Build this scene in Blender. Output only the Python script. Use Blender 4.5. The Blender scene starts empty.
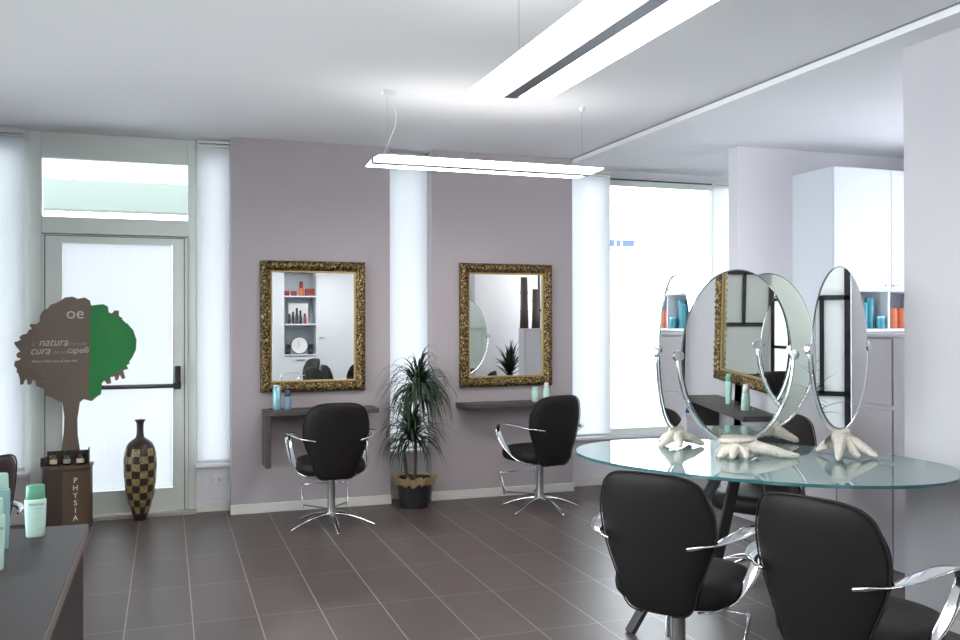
import bpy, bmesh, math, random
from mathutils import Vector, Matrix
random.seed(7)
PI = math.pi
S = bpy.context.scene
COL = S.collection

# ------------------------------------------------------------------ materials
def lin(c):
    c = c / 255.0
    return c / 12.92 if c <= 0.04045 else ((c + 0.055) / 1.055) ** 2.4
def rgb(r, g, b): return (lin(r), lin(g), lin(b), 1)

def mat(name, col, rough=0.5, metal=0.0, spec=0.5, noise=0.0, nscale=20, bump=0.0, emit=None, es=0.0, coat=0.0):
    m = bpy.data.materials.new(name); m.use_nodes = True
    nt = m.node_tree; b = nt.nodes['Principled BSDF']
    b.inputs['Base Color'].default_value = col
    b.inputs['Roughness'].default_value = rough
    b.inputs['Metallic'].default_value = metal
    b.inputs['Specular IOR Level'].default_value = spec
    b.inputs['Coat Weight'].default_value = coat
    if emit:
        b.inputs['Emission Color'].default_value = emit
        b.inputs['Emission Strength'].default_value = es
    if noise or bump:
        tc = nt.nodes.new('ShaderNodeTexCoord')
        n = nt.nodes.new('ShaderNodeTexNoise'); n.inputs['Scale'].default_value = nscale; n.inputs['Detail'].default_value = 6
        nt.links.new(tc.outputs['Object'], n.inputs['Vector'])
        if noise:
            mx = nt.nodes.new('ShaderNodeMix'); mx.data_type = 'RGBA'
            mx.inputs[6].default_value = tuple(max(0, v * (1 - noise)) for v in col[:3]) + (1,)
            mx.inputs[7].default_value = tuple(min(1, v * (1 + noise)) for v in col[:3]) + (1,)
            nt.links.new(n.outputs['Fac'], mx.inputs[0]); nt.links.new(mx.outputs[2], b.inputs['Base Color'])
        if bump:
            bp = nt.nodes.new('ShaderNodeBump'); bp.inputs['Strength'].default_value = bump; bp.inputs['Distance'].default_value = 0.01
            nt.links.new(n.outputs['Fac'], bp.inputs['Height']); nt.links.new(bp.outputs[0], b.inputs['Normal'])
    return m

def glass_mat(name, tint, refl=0.08, rough=0.0, milk=None, mk=0):
    m = bpy.data.materials.new(name); m.use_nodes = True; nt = m.node_tree; nt.nodes.clear()
    o = nt.nodes.new('ShaderNodeOutputMaterial'); t = nt.nodes.new('ShaderNodeBsdfTransparent'); t.inputs[0].default_value = tint
    g = nt.nodes.new('ShaderNodeBsdfGlossy'); g.inputs['Roughness'].default_value = rough
    f = nt.nodes.new('ShaderNodeFresnel'); f.inputs['IOR'].default_value = 1.5
    a = nt.nodes.new('ShaderNodeMath'); a.operation = 'ADD'; a.inputs[1].default_value = refl; a.use_clamp = True
    mx = nt.nodes.new('ShaderNodeMixShader')
    nt.links.new(f.outputs[0], a.inputs[0]); nt.links.new(a.outputs[0], mx.inputs[0])
    body = t.outputs[0]
    if milk:
        d = nt.nodes.new('ShaderNodeBsdfDiffuse'); d.inputs[0].default_value = milk; m2 = nt.nodes.new('ShaderNodeMixShader'); m2.inputs[0].default_value = mk
        nt.links.new(body, m2.inputs[1]); nt.links.new(d.outputs[0], m2.inputs[2]); body = m2.outputs[0]
    nt.links.new(body, mx.inputs[1]); nt.links.new(g.outputs[0], mx.inputs[2]); nt.links.new(mx.outputs[0], o.inputs[0])
    return m

def fabric_mat(name, col, trans=0.5, density=160):
    """sheer roller blind / frosted sheet: diffuse plus translucent, faint weave"""
    m = bpy.data.materials.new(name); m.use_nodes = True; nt = m.node_tree; nt.nodes.clear()
    o = nt.nodes.new('ShaderNodeOutputMaterial'); d = nt.nodes.new('ShaderNodeBsdfDiffuse'); t = nt.nodes.new('ShaderNodeBsdfTranslucent')
    tc = nt.nodes.new('ShaderNodeTexCoord'); mp = nt.nodes.new('ShaderNodeMapping'); mp.inputs['Scale'].default_value = (density, 1, 3)
    n = nt.nodes.new('ShaderNodeTexNoise'); n.inputs['Scale'].default_value = 1.0; n.inputs['Detail'].default_value = 3
    mx2 = nt.nodes.new('ShaderNodeMix'); mx2.data_type = 'RGBA'
    mx2.inputs[6].default_value = tuple(v * 0.90 for v in col[:3]) + (1,); mx2.inputs[7].default_value = col
    nt.links.new(tc.outputs['Object'], mp.inputs['Vector']); nt.links.new(mp.outputs[0], n.inputs['Vector']); nt.links.new(n.outputs['Fac'], mx2.inputs[0])
    nt.links.new(mx2.outputs[2], d.inputs[0]); nt.links.new(mx2.outputs[2], t.inputs[0])
    mx = nt.nodes.new('ShaderNodeMixShader'); mx.inputs[0].default_value = trans
    nt.links.new(d.outputs[0], mx.inputs[1]); nt.links.new(t.outputs[0], mx.inputs[2]); nt.links.new(mx.outputs[0], o.inputs[0])
    return m

def floor_mat():
    m = bpy.data.materials.new('floor_tiles'); m.use_nodes = True; nt = m.node_tree; b = nt.nodes['Principled BSDF']
    L = nt.links.new
    tc = nt.nodes.new('ShaderNodeTexCoord'); sp = nt.nodes.new('ShaderNodeSeparateXYZ'); L(tc.outputs['Object'], sp.inputs[0])
    def M(op, a, bv=None, clamp=False):
        n = nt.nodes.new('ShaderNodeMath'); n.operation = op; n.use_clamp = clamp
        if hasattr(a, 'links'): L(a, n.inputs[0])
        else: n.inputs[0].default_value = a
        if bv is not None:
            if hasattr(bv, 'links'): L(bv, n.inputs[1])
            else: n.inputs[1].default_value = bv
        return n.outputs[0]
    def grout(out, off, pitch, w):
        q = M('DIVIDE', M('SUBTRACT', out, off), pitch)
        fr = M('FRACT', q)
        dist = M('MULTIPLY', M('MINIMUM', fr, M('SUBTRACT', 1.0, fr)), pitch)
        return M('LESS_THAN', dist, w), M('FLOOR', q)
    gx, ix = grout(sp.outputs[0], -0.1855, 0.301, 0.0027)
    gy, iy = grout(sp.outputs[1], 3.819 - 0.638 * 20, 0.638, 0.0022)
    mp = nt.nodes.new('ShaderNodeMapping'); mp.inputs['Scale'].default_value = (2.2, 9, 1); L(tc.outputs['Object'], mp.inputs['Vector'])
    n = nt.nodes.new('ShaderNodeTexNoise'); n.inputs['Scale'].default_value = 2.0; n.inputs['Detail'].default_value = 8; n.inputs['Roughness'].default_value = .65
    L(mp.outputs[0], n.inputs['Vector'])
    cx = nt.nodes.new('ShaderNodeCombineXYZ'); L(ix, cx.inputs[0]); L(iy, cx.inputs[1])
    wn = nt.nodes.new('ShaderNodeTexWhiteNoise'); L(cx.outputs[0], wn.inputs['Vector'])
    cr = nt.nodes.new('ShaderNodeValToRGB')
    cr.color_ramp.elements[0].position = .25; cr.color_ramp.elements[0].color = rgb(72, 62, 60)
    cr.color_ramp.elements[1].position = .8; cr.color_ramp.elements[1].color = rgb(95, 83, 80)
    v = M('ADD', n.outputs['Fac'], M('MULTIPLY', M('SUBTRACT', wn.outputs['Value'], .5), .16)); L(v, cr.inputs[0])
    m1 = nt.nodes.new('ShaderNodeMix'); m1.data_type = 'RGBA'; L(gy, m1.inputs[0]); L(cr.outputs[0], m1.inputs[6]); m1.inputs[7].default_value = rgb(138, 128, 122)
    m2 = nt.nodes.new('ShaderNodeMix'); m2.data_type = 'RGBA'; L(gx, m2.inputs[0]); L(m1.outputs[2], m2.inputs[6]); m2.inputs[7].default_value = rgb(152, 141, 133)
    L(m2.outputs[2], b.inputs['Base Color'])
    r = M('ADD', M('MULTIPLY', n.outputs['Fac'], .16), .30); L(r, b.inputs['Roughness'])
    b.inputs['Specular IOR Level'].default_value = .5
    bp = nt.nodes.new('ShaderNodeBump'); bp.inputs['Strength'].default_value = .12; bp.inputs['Distance'].default_value = .003
    L(n.outputs['Fac'], bp.inputs['Height']); L(bp.outputs[0], b.inputs['Normal'])
    return m

def checker_mat():
    m = bpy.data.materials.new('checkered_wood'); m.use_nodes = True; nt = m.node_tree; b = nt.nodes['Principled BSDF']; L = nt.links.new
    tc = nt.nodes.new('ShaderNodeTexCoord'); sp = nt.nodes.new('ShaderNodeSeparateXYZ'); L(tc.outputs['Object'], sp.inputs[0])
    def M(op, a, bv=None):
        n = nt.nodes.new('ShaderNodeMath'); n.operation = op
        for i, q in enumerate((a, bv)):
            if q is None: continue
            if hasattr(q, 'links'): L(q, n.inputs[i])
            else: n.inputs[i].default_value = q
        return n.outputs[0]
    ang = M('ARCTAN2', sp.outputs[1], sp.outputs[0])
    a = M('FLOOR', M('MULTIPLY', M('ADD', ang, PI), 12 / (2 * PI))); z = M('FLOOR', M('DIVIDE', sp.outputs[2], 0.052))
    ck = M('MODULO', M('ADD', a, z), 2.0)
    lo = M('GREATER_THAN', sp.outputs[2], .052); hi = M('LESS_THAN', sp.outputs[2], .52)
    fac = M('MULTIPLY', ck, M('MULTIPLY', lo, hi))
    n = nt.nodes.new('ShaderNodeTexNoise'); n.inputs['Scale'].default_value = 60; n.inputs['Detail'].default_value = 4
    L(tc.outputs['Object'], n.inputs['Vector'])
    c2 = nt.nodes.new('ShaderNodeValToRGB'); c2.color_ramp.elements[0].position = .35; c2.color_ramp.elements[1].position = .65
    c2.color_ramp.elements[0].color = rgb(112, 98, 62); c2.color_ramp.elements[1].color = rgb(168, 152, 104); L(n.outputs['Fac'], c2.inputs[0])
    mx = nt.nodes.new('ShaderNodeMix'); mx.data_type = 'RGBA'; L(fac, mx.inputs[0]); mx.inputs[6].default_value = rgb(52, 34, 30); L(c2.outputs[0], mx.inputs[7])
    L(mx.outputs[2], b.inputs['Base Color']); b.inputs['Roughness'].default_value = .3
    return m

def gilt_mat():
    m = bpy.data.materials.new('carved_gilt'); m.use_nodes = True; nt = m.node_tree; b = nt.nodes['Principled BSDF']; L = nt.links.new
    tc = nt.nodes.new('ShaderNodeTexCoord'); n = nt.nodes.new('ShaderNodeTexNoise'); n.inputs['Scale'].default_value = 70; n.inputs['Detail'].default_value = 3
    L(tc.outputs['Object'], n.inputs['Vector'])
    cr = nt.nodes.new('ShaderNodeValToRGB'); e = cr.color_ramp.elements
    e[0].position = .42; e[0].color = rgb(44, 35, 24); e[1].position = .62; e[1].color = rgb(160, 132, 76)
    k = e.new(.5); k.color = rgb(98, 78, 44); k = e.new(.72); k.color = rgb(220, 204, 156)
    L(n.outputs['Fac'], cr.inputs[0]); L(cr.outputs[0], b.inputs['Base Color'])
    b.inputs['Metallic'].default_value = .55; b.inputs['Roughness'].default_value = .38
    bp = nt.nodes.new('ShaderNodeBump'); bp.inputs['Strength'].default_value = .7; bp.inputs['Distance'].default_value = .012
    L(n.outputs['Fac'], bp.inputs['Height']); L(bp.outputs[0], b.inputs['Normal'])
    return m

M = dict(
    floor=floor_mat(),
    mauve=mat('mauve_wall_paint', rgb(176, 167, 170), .85, noise=.02, nscale=3, bump=.02),
    white_wall=mat('white_wall_paint', rgb(220, 218, 222), .85, noise=.015, nscale=3),
    grey_wall=mat('pale_grey_wall_paint', rgb(192, 189, 194), .85, noise=.02, nscale=3),
    ceiling=mat('ceiling_paint', rgb(232, 232, 234), .9, noise=.012, nscale=2),
    skirting=mat('white_skirting', rgb(220, 218, 212), .5),
    alu=mat('grey_green_aluminium', rgb(226, 231, 225), .45, .0),
    alu_dark=mat('shadow_gap_gasket', rgb(70, 74, 76), .6),
    sill=mat('white_stone_sill', rgb(232, 234, 238), .35),
    blind=fabric_mat('sheer_white_blind', (.95, .96, .98, 1), .62),
    frosted=fabric_mat('frosted_pane', (.86, .88, .86, 1), .5, 2),
    glass=glass_mat('clear_window_glass', (.97, .99, .98, 1), .02),
    table_glass=glass_mat('green_table_glass', (.74, .90, .89, 1), .10, milk=(.50, .74, .75, 1), mk=.52),
    glass_edge=mat('table_glass_edge', rgb(58, 104, 108), .12, 0, .8),
    mirror=mat('silvered_mirror', (.88, .90, .89, 1), 0.0, 1.0),
    mirror_green=mat('green_reflection_mirror', (.66, .76, .66, 1), 0.01, 1.0),  # green tint stands in for the reflected back of the large mirror
    mirror_edge=mat('bevelled_mirror_edge', rgb(120, 132, 130), .15, .8),
    gilt=gilt_mat(),
    gilt_inner=mat('worn_gold_liner', rgb(170, 146, 100), .4, .5, noise=.2, nscale=80),
    leather=mat('dark_brown_leather', rgb(25, 22, 21), .55, spec=.25, bump=.05, nscale=220),
    leather_seam=mat('leather_piping', rgb(26, 23, 22), .6, spec=.3),
    leather_red=mat('burgundy_leather', rgb(54, 30, 36), .45),
    chrome=mat('polished_chrome', (.82, .83, .85, 1), .10, 1.0),
    steel=mat('satin_steel', (.42, .43, .44, 1), .30, 1.0),
    steel_dark=mat('dark_grey_metal', rgb(96, 96, 98), .38, .7),
    shelf=mat('wenge_laminate', rgb(72, 66, 65), .45, noise=.08, nscale=12),
    desk=mat('dark_desk_laminate', rgb(54, 48, 49), .5, spec=.25, noise=.05, nscale=14),
    desk_edge=mat('desk_edge_band', rgb(122, 110, 104), .5),
    cab_white=mat('white_lacquer', rgb(214, 219, 226), .35),
    cab_grey=mat('warm_grey_lacquer', rgb(184, 181, 187), .45),
    cab_gap=mat('cabinet_gap', rgb(96, 96, 100), .7),
    lamp_on=mat('lit_acrylic', (1, 1, 1, 1), .4, emit=(1, .975, .94, 1), es=15.0),
    lamp_top=mat('lit_acrylic_top', (1, 1, 1, 1), .4, emit=(1, .975, .94, 1), es=1.7),
    lamp_body=mat('lamp_aluminium', rgb(128, 130, 138), .4, .4),
    wire=mat('suspension_wire', rgb(150, 152, 156), .4, .6),
    white_plastic=mat('white_plastic', rgb(226, 226, 228), .4),
    starfish=mat('whitewashed_carved_wood', rgb(226, 219, 207), .8, noise=.22, nscale=85, bump=.9),
    brown_card=mat('brown_display_board', rgb(116, 101, 90), .6, noise=.06, nscale=30),
    brown_box=mat('brown_display_box', rgb(98, 78, 60), .5, noise=.12, nscale=18),
    brown_box_dark=mat('dark_brown_display_box', rgb(72, 58, 50), .5, noise=.12, nscale=18),
    green_leaf=mat('green_print', rgb(34, 128, 62), .5, noise=.25, nscale=4),
    text_light=mat('pale_print', rgb(206, 200, 194), .6),
    text_grey=mat('faint_print', rgb(160, 148, 142), .6),
    text_white=mat('white_print', rgb(236, 234, 226), .6),
    text_dark=mat('dark_teal_print', rgb(38, 70, 78), .6),
    checker=checker_mat(),
    leaf=mat('dark_green_leaf', rgb(42, 60, 40), .45, noise=.4, nscale=14),
    stem=mat('plant_cane', rgb(92, 78, 58), .8, noise=.2, nscale=40),
    pot=mat('black_plastic_pot', rgb(36, 36, 38), .5),
    paper=mat('crumpled_tan_paper', rgb(168, 146, 108), .7, noise=.25, nscale=40, bump=.4),
    soil=mat('soil', rgb(48, 38, 32), .95, noise=.3, nscale=60),
    black=mat('black_plastic', rgb(28, 28, 32), .4),
    mint=mat('mint_plastic', rgb(172, 214, 200), .3),
    mint_pale=mat('pale_mint_plastic', rgb(196, 226, 216), .3),
    mint_cap=mat('green_cap', rgb(96, 158, 128), .3),
    aqua=mat('aqua_plastic', rgb(140, 186, 186), .3),
    blue_can=mat('light_blue_aluminium', rgb(150, 196, 208), .25, .4),
    blue_grey=mat('blue_grey_bottle', rgb(112, 142, 160), .3),
    navy=mat('navy_cap', rgb(52, 60, 78), .35),
    teal_tin=mat('teal_tin', rgb(66, 140, 156), .3, .3, noise=.3, nscale=30),
    orange_tin=mat('orange_tin', rgb(204, 112, 76), .35, noise=.25, nscale=30),
    red_box=mat('red_carton', rgb(140, 44, 48), .5),
    amber=mat('dark_amber_glass', rgb(40, 32, 34), .15, 0, .8),
    amber_red=mat('reddish_amber_glass', rgb(96, 54, 44), .2, 0, .8),
    label=mat('cream_label', rgb(206, 196, 166), .6),
    label_green=mat('grey_green_label', rgb(150, 158, 140), .6),
    bamboo=mat('dark_bamboo', rgb(76, 62, 54), .5, noise=.3, nscale=8),
    lattice=mat('black_lattice', rgb(34, 36, 40), .5),
    clock_face=mat('clock_face', rgb(230, 232, 232), .5),
    pavement=mat('pavement', rgb(150, 152, 152), .9, noise=.1, nscale=2),
    facade=mat('pale_facade', rgb(236, 240, 238), .9),
    canopy=mat('pale_green_fascia', rgb(112, 120, 114), .9),
    blue_bag=mat('dark_blue_fabric', rgb(52, 62, 116), .8, noise=.2, nscale=20),
    sign_blue=mat('blue_sign', rgb(34, 64, 96), .6),
)

# ------------------------------------------------------------------ mesh helpers
def BM(): return bmesh.new()

def link(name, bm, m, parent=None, smooth=False, bevel=0.0, world=True, subsurf=0):
    me = bpy.data.meshes.new(name); 
    if parent is not None and world:
        bm.transform(WM(parent).inverted())
    bm.normal_update()
    bm.to_mesh(me); bm.free()
    for mm in (m if isinstance(m, (list, tuple)) else [m]): me.materials.append(mm)
    if smooth:
        for p in me.polygons: p.use_smooth = True
    o = bpy.data.objects.new(name, me); COL.objects.link(o)
    if parent is not None: o.parent = parent
    if bevel:
        b = o.modifiers.new('bevel', 'BEVEL'); b.width = bevel; b.segments = 2; b.limit_method = 'ANGLE'; b.angle_limit = .6
    if subsurf:
        s = o.modifiers.new('sub', 'SUBSURF'); s.levels = subsurf; s.render_levels = subsurf
    return o

def WM(o):
    m = Matrix.LocRotScale(o.location, o.rotation_euler, o.scale)
    return WM(o.parent) @ m if o.parent else m

def tag(o, label=None, cat=None, group=None, kind=None):
    if label: o['label'] = label
    if cat: o['category'] = cat
    if group: o['group'] = group
    if kind: o['kind'] = kind
    return o

def thing(name, label, cat, loc=(0, 0, 0), rz=0, group=None):
    o = bpy.data.objects.new(name, None); COL.objects.link(o)
    o.location = loc; o.rotation_euler = (0, 0, rz); o.empty_display_size = .1
    return tag(o, label, cat, group)

def struct(name, bm, m, label=None, **k):
    o = link(name, bm, m, **k); o['kind'] = 'structure'
    if label: o['label'] = label
    return o

def copy_tree(root, loc, rz, label=None, group=None, skip=()):
    r = root.copy(); COL.objects.link(r); r.location = loc; r.rotation_euler = (0, 0, rz)
    if label: r['label'] = label
    if group: r['group'] = group
    elif 'group' in r.keys() and group is False: del r['group']
    for ch in list(root.children):
        c = ch.copy(); COL.objects.link(c); c.parent = r
        for g in list(ch.children):
            d = g.copy(); COL.objects.link(d); d.parent = c
    return r

def box(bm, x0, x1, y0, y1, z0, z1, mi=0):
    vs = [bm.verts.new((x, y, z)) for z in (z0, z1) for y in (y0, y1) for x in (x0, x1)]
    F = [(0, 2, 3, 1), (4, 5, 7, 6), (0, 1, 5, 4), (2, 6, 7, 3), (0, 4, 6, 2), (1, 3, 7, 5)]
    for f in F:
        q = bm.faces.new([vs[i] for i in f]); q.material_index = mi
    return bm

def loft(bm, rings, cap=True, closed=True, mi=0):
    R = [[bm.verts.new(p) for p in r] for r in rings]
    n = len(R[0])
    for a, b in zip(R, R[1:]):
        for i in range(n if closed else n - 1):
            j = (i + 1) % n
            f = bm.faces.new((a[i], a[j], b[j], b[i])); f.material_index = mi
    if cap and closed:
        f = bm.faces.new(list(reversed(R[0]))); f.material_index = mi
        f = bm.faces.new(R[-1]); f.material_index = mi
    return bm

def lathe(bm, prof, c=(0, 0, 0), n=28, mi=0, sx=1, sy=1):
    rings = [[(c[0] + r * sx * math.cos(2 * PI * i / n), c[1] + r * sy * math.sin(2 * PI * i / n), c[2] + z) for i in range(n)] for r, z in prof]
    return loft(bm, rings, mi=mi)

def prism(bm, pts, y0, y1, mi=0):
    """outline in XZ, thickness along Y"""
    a = [bm.verts.new((x, y0, z)) for x, z in pts]; b = [bm.verts.new((x, y1, z)) for x, z in pts]
    fs = [bm.faces.new(a), bm.faces.new(list(reversed(b)))]
    n = len(pts)
    for i in range(n):
        bm.faces.new((a[i], b[i], b[(i + 1) % n], a[(i + 1) % n]))
    bmesh.ops.recalc_face_normals(bm, faces=bm.faces)
    return bm

def cr(P, n=8):
    """Catmull-Rom through list of tuples (any dimension)"""
    out = []
    P = [P[0]] + list(P) + [P[-1]]
    for i in range(1, len(P) - 2):
        p0, p1, p2, p3 = P[i - 1], P[i], P[i + 1], P[i + 2]
        for k in range(n):
            t = k / n
            out.append(tuple(.5 * ((2 * b) + (-a + c) * t + (2 * a - 5 * b + 4 * c - d) * t * t + (-a + 3 * b - 3 * c + d) * t ** 3) for a, b, c, d in zip(p0, p1, p2, p3)))
    out.append(tuple(P[-2]))
    return out

def sweep(bm, pts, ws, ts, side=None, n=12, mi=0, closed=False):
    """elliptic section swept along pts; ws half widths along the side vector, ts half thickness"""
    pts = [Vector(p) for p in pts]; N = len(pts); rings = []
    if not hasattr(ws, '__len__'): ws = [ws] * N
    if not hasattr(ts, '__len__'): ts = [ts] * N
    prev = None
    for i, p in enumerate(pts):
        if closed: t = (pts[(i + 1) % N] - pts[i - 1]).normalized()
        else: t = (pts[min(i + 1, N - 1)] - pts[max(i - 1, 0)]).normalized()
        if side is not None: s = Vector(side[i] if hasattr(side[0], '__len__') else side)
        else:
            s = prev if prev is not None else (Vector((0, 0, 1)).cross(t) if abs(t.z) < .95 else Vector((1, 0, 0)))
        s = (s - t * s.dot(t)).normalized(); prev = s
        u = t.cross(s)
        rings.append([p + s * ws[i] * math.cos(2 * PI * k / n) + u * ts[i] * math.sin(2 * PI * k / n) for k in range(n)])
    if closed: rings.append(rings[0])
    if closed:
        R = [[bm.verts.new(q) for q in r] for r in rings[:-1]]
        for a in range(N):
            A, B = R[a], R[(a + 1) % N]
            for k in range(n): bm.faces.new((A[k], A[(k + 1) % n], B[(k + 1) % n], B[k]))
        return bm
    return loft(bm, rings, mi=mi)

def bar(bm, a, b, w, t, up=(0, 0, 1), n=4):
    """rectangular bar between a and b"""
    a, b = Vector(a), Vector(b); d = (b - a).normalized(); s = Vector(up).cross(d).normalized(); u = d.cross(s)
    rings = [[p + s * x * w / 2 + u * y * t / 2 for x, y in ((-1, -1), (1, -1), (1, 1), (-1, 1))] for p in (a, b)]
    return loft(bm, rings)

def text_mesh(name, s, size, origin, m, parent, align='LEFT', shear=0.0, rotz=0.0, depth=.0006, sx=1.0, mat_extra=None):
    cu = bpy.data.curves.new(name, 'FONT'); cu.body = s; cu.size = size; cu.align_x = align; cu.extrude = depth; cu.shear = shear
    cu.resolution_u = 3
    tmp = bpy.data.objects.new(name + '_tmp', cu); COL.objects.link(tmp)
    dg = bpy.context.evaluated_depsgraph_get(); me = bpy.data.meshes.new_from_object(tmp.evaluated_get(dg))
    bpy.data.objects.remove(tmp); bpy.data.curves.remove(cu)
    X = Matrix.Translation(origin) @ Matrix.Rotation(rotz, 4, 'Z') @ Matrix.Rotation(PI / 2, 4, 'X') @ Matrix.Diagonal((sx, 1, 1, 1))
    me.transform(WM(parent).inverted() @ X)
    me.materials.clear(); me.materials.append(m)
    o = bpy.data.objects.new(name, me); COL.objects.link(o); o.parent = parent
    return o

# ------------------------------------------------------------------ room constants
H, H2 = 2.793, 2.753           # main ceiling, lower ceiling at the right
YC, YL, YF = 6.872, 7.05, 7.09  # pier face, low wall face, window frame face
XL, XR, YB = -2.3, 5.7, -1.6    # left wall, far right wall, rear wall
WX, WY = 3.40, 3.455           # right foreground wall

# ---- setting
bm = BM(); box(bm, XL - .2, XR + .2, YB - .2, 7.30, -.12, 0); struct('floor', bm, M['floor'], 'dark brown-grey rectangular floor tiles with pale joints')
bm = BM(); box(bm, XL - .2, 3.227, YB - .2, 7.3, H, H + .15); box(bm, 3.227, XR + .2, YB - .2, 7.3, H2, H + .15)
struct('ceiling', bm, M['ceiling'], 'pale grey plaster ceiling stepping down at the right')
bm = BM(); box(bm, 3.217, 3.227, YB, 7.0, H - .006, H); struct('trim_1', bm, mat('shadow_line_grey', rgb(130, 130, 134), .9), 'thin dark shadow line along the ceiling step')
# back wall piers
bm = BM(); box(bm, .451, 1.652, YC, 7.28, 0, H); box(bm, 1.994, 3.222, YC, 7.28, 0, H)
box(bm, XL - .2, -2.05, YC + .1, 7.28, 0, H)
struct('wall_back', bm, M['mauve'], 'mauve-grey wall piers between the windows')
# parapets and lintel of the window wall
bm = BM()
box(bm, .207, .451, YL, 7.28, 0, .34); box(bm, 1.652, 1.994, YL, 7.28, 0, .37); box(bm, 3.222, XR, YL, 7.28, 0, .40); box(bm, -2.05, -.92, YL, 7.28, 0, .34)
box(bm, -2.05, .451, YF, 7.28, 2.715, H); box(bm, 1.652, 1.994, YF, 7.28, 2.715, H); box(bm, 3.222, XR, YF, 7.28, 2.70, H2); box(bm, 5.0, XR, YF, 7.28, .4, 2.7)
struct('wall_far', bm, M['white_wall'], 'white low walls under the windows')
bm = BM()
for x0, x1, z in ((.2, .451, .34), (1.652, 1.994, .37), (3.222, XR, .40), (-2.05, -.92, .34)): box(bm, x0, x1, YL - .045, 7.2, z, z + .022)
struct('trim_2', bm, M['sill'], 'white stone window sills', bevel=.003)
bm = BM()
for x0, x1 in ((.451, 1.652), (1.994, 3.222)):
    box(bm, x0 - .008, x1 + .008, YC - .012, YC, 0, .072)
for x0, x1 in ((.207, .443), (1.66, 1.986), (3.23, XR), (-2.05, -.92)): box(bm, x0, x1, YL - .012, YL, 0, .072)
struct('baseboard_back', bm, M['skirting'], bevel=.003)
# right foreground wall
bm = BM(); box(bm, WX, WX + .12, YB, WY, 0, H); struct('wall_right', bm, M['grey_wall'], 'pale grey wall at the right edge of the photo')
bm = BM(); box(bm, WX - .012, WX, YB, WY + .012, 0, .06); box(bm, WX - .012, WX + .13, WY, WY + .012, 0, .06); struct('baseboard_right', bm, M['skirting'], bevel=.003)
# partition behind the mirrors
bm = BM(); box(bm, 4.084, XR, 5.779, 5.887, 0, H2); struct('wall_partition', bm, M['white_wall'], 'white partition wall carrying the white cabinets')
bm = BM(); box(bm, 4.072, 4.084, 5.767, 5.9, 0, .072); box(bm, 4.084, XR, 5.887, 5.899, 0, .072); struct('baseboard_partition', bm, M['skirting'])
# left, far right and rear walls (reflections and light)
bm = BM(); box(bm, XL - .15, XL, YB, -.6, 0, H); box(bm, XL - .15, XL, 5.9, 7.2, 0, H); box(bm, XL - .15, XL, -.6, 5.9, 0, .35); box(bm, XL - .15, XL, -.6, 5.9, 2.6, H)
struct('wall_left', bm, M['white_wall'])
bm = BM(); box(bm, XR, XR + .15, YB, 2.3, 0, H); box(bm, XR, XR + .15, 5.0, 7.2, 0, H); box(bm, XR, XR + .15, 2.3, 5.0, 2.6, H); struct('wall_side', bm, M['white_wall'])
b = BM(); box(b, XR + .02, XR + .024, 2.3, 5.0, 0, 2.6); struct('window_8', b, M['blind'], 'blind-covered window added to light the area beyond the right wall')  # unseen bright sheet added to lift the light beyond the right wall
bm = BM(); box(bm, XL, -.9, YB - .15, YB, 0, H); box(bm, 1.62, WX, YB - .15, YB, 0, H); box(bm, -.9, 1.62, YB - .15, YB, 2.55, H); box(bm, WX, XR, 1.9, 2.02, 0, H2)
struct('wall_rear', bm, M['white_wall'])

# ---- windows
def window(name, x0, x1, z0, z1, fw=.05, pane=True, label=None):
    bm = BM()
    box(bm, x0, x0 + fw, YF, YF + .07, z0, z1); box(bm, x1 - fw, x1, YF, YF + .07, z0, z1)
    box(bm, x0 + fw, x1 - fw, YF, YF + .07, z0, z0 + fw); box(bm, x0 + fw, x1 - fw, YF, YF + .07, z1 - fw, z1)
    w = struct(name, bm, M['alu'], label, bevel=.004)
    b2 = BM(); box(b2, x0 + fw, x1 - fw, YF + .03, YF + .038, z0 + fw, z1 - fw); link('window_pane', b2, M['glass'], w)
    return w
window('window_1', -2.05, -.921, .362, 2.715, label='window behind the left blind')
window('window_2', .207, .451, .362, 2.715, .03, label='narrow window behind the blind beside the door')
window('window_3', 1.652, 1.994, .392, 2.715, .03, label='narrow window behind the blind between the mirrors')
w4 = window('window_4', 3.63, 4.80, .422, 2.70, .055, label='uncovered bright window at the right')
window('window_5', 3.222, 3.63, .422, 2.70, .03, label='window behind the blind right of the second station')
b2 = BM(); box(b2, 3.66, 4.80, YF - .015, YF, 2.62, 2.70); link('window_head', b2, M['alu'], w4)
b2 = BM(); box(b2, 3.25, 4.95, YF - .03, YF - .01, 2.672, 2.682); link('curtain_track', b2, M['steel_dark'], w4)

# ---- door in the back wall
bm = BM(); fx0, fx1 = -.92, .207
box(bm, fx0, -.84, YF - .02, YF + .06, 0, H - .001); box(bm, .15, fx1, YF - .02, YF + .06, 0, H - .001)
box(bm, -.84, .15, YF - .02, YF + .06, 2.605, H - .001); box(bm, -.84, .15, YF - .02, YF + .06, 2.065, 2.185)
box(bm, -.86, -.80, YF + .031, YF + .05, 0, 2.1); box(bm, .11, .16, YF + .031, YF + .05, 0, 2.1); box(bm, -.80, .11, YF + .031, YF + .05, 2.02, 2.1)
door = struct('door_1', bm, M['alu'], 'grey-green aluminium glazed door with a transom above', bevel=.005)
b2 = BM(); box(b2, -.84, .15, YF + .02, YF + .028, 2.185, 2.605); link('transom_pane', b2, M['glass'], door)
b2 = BM()
box(b2, -.838, -.705, YF - .035, YF + .03, .03, 2.055); box(b2, .04, .148, YF - .035, YF + .03, .03, 2.055)
box(b2, -.705, .04, YF - .035, YF + .03, 1.995, 2.055); box(b2, -.705, .04, YF - .035, YF + .03, .03, .197)
leaf = link('door_leaf', b2, M['alu'], door, bevel=.004)
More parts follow.
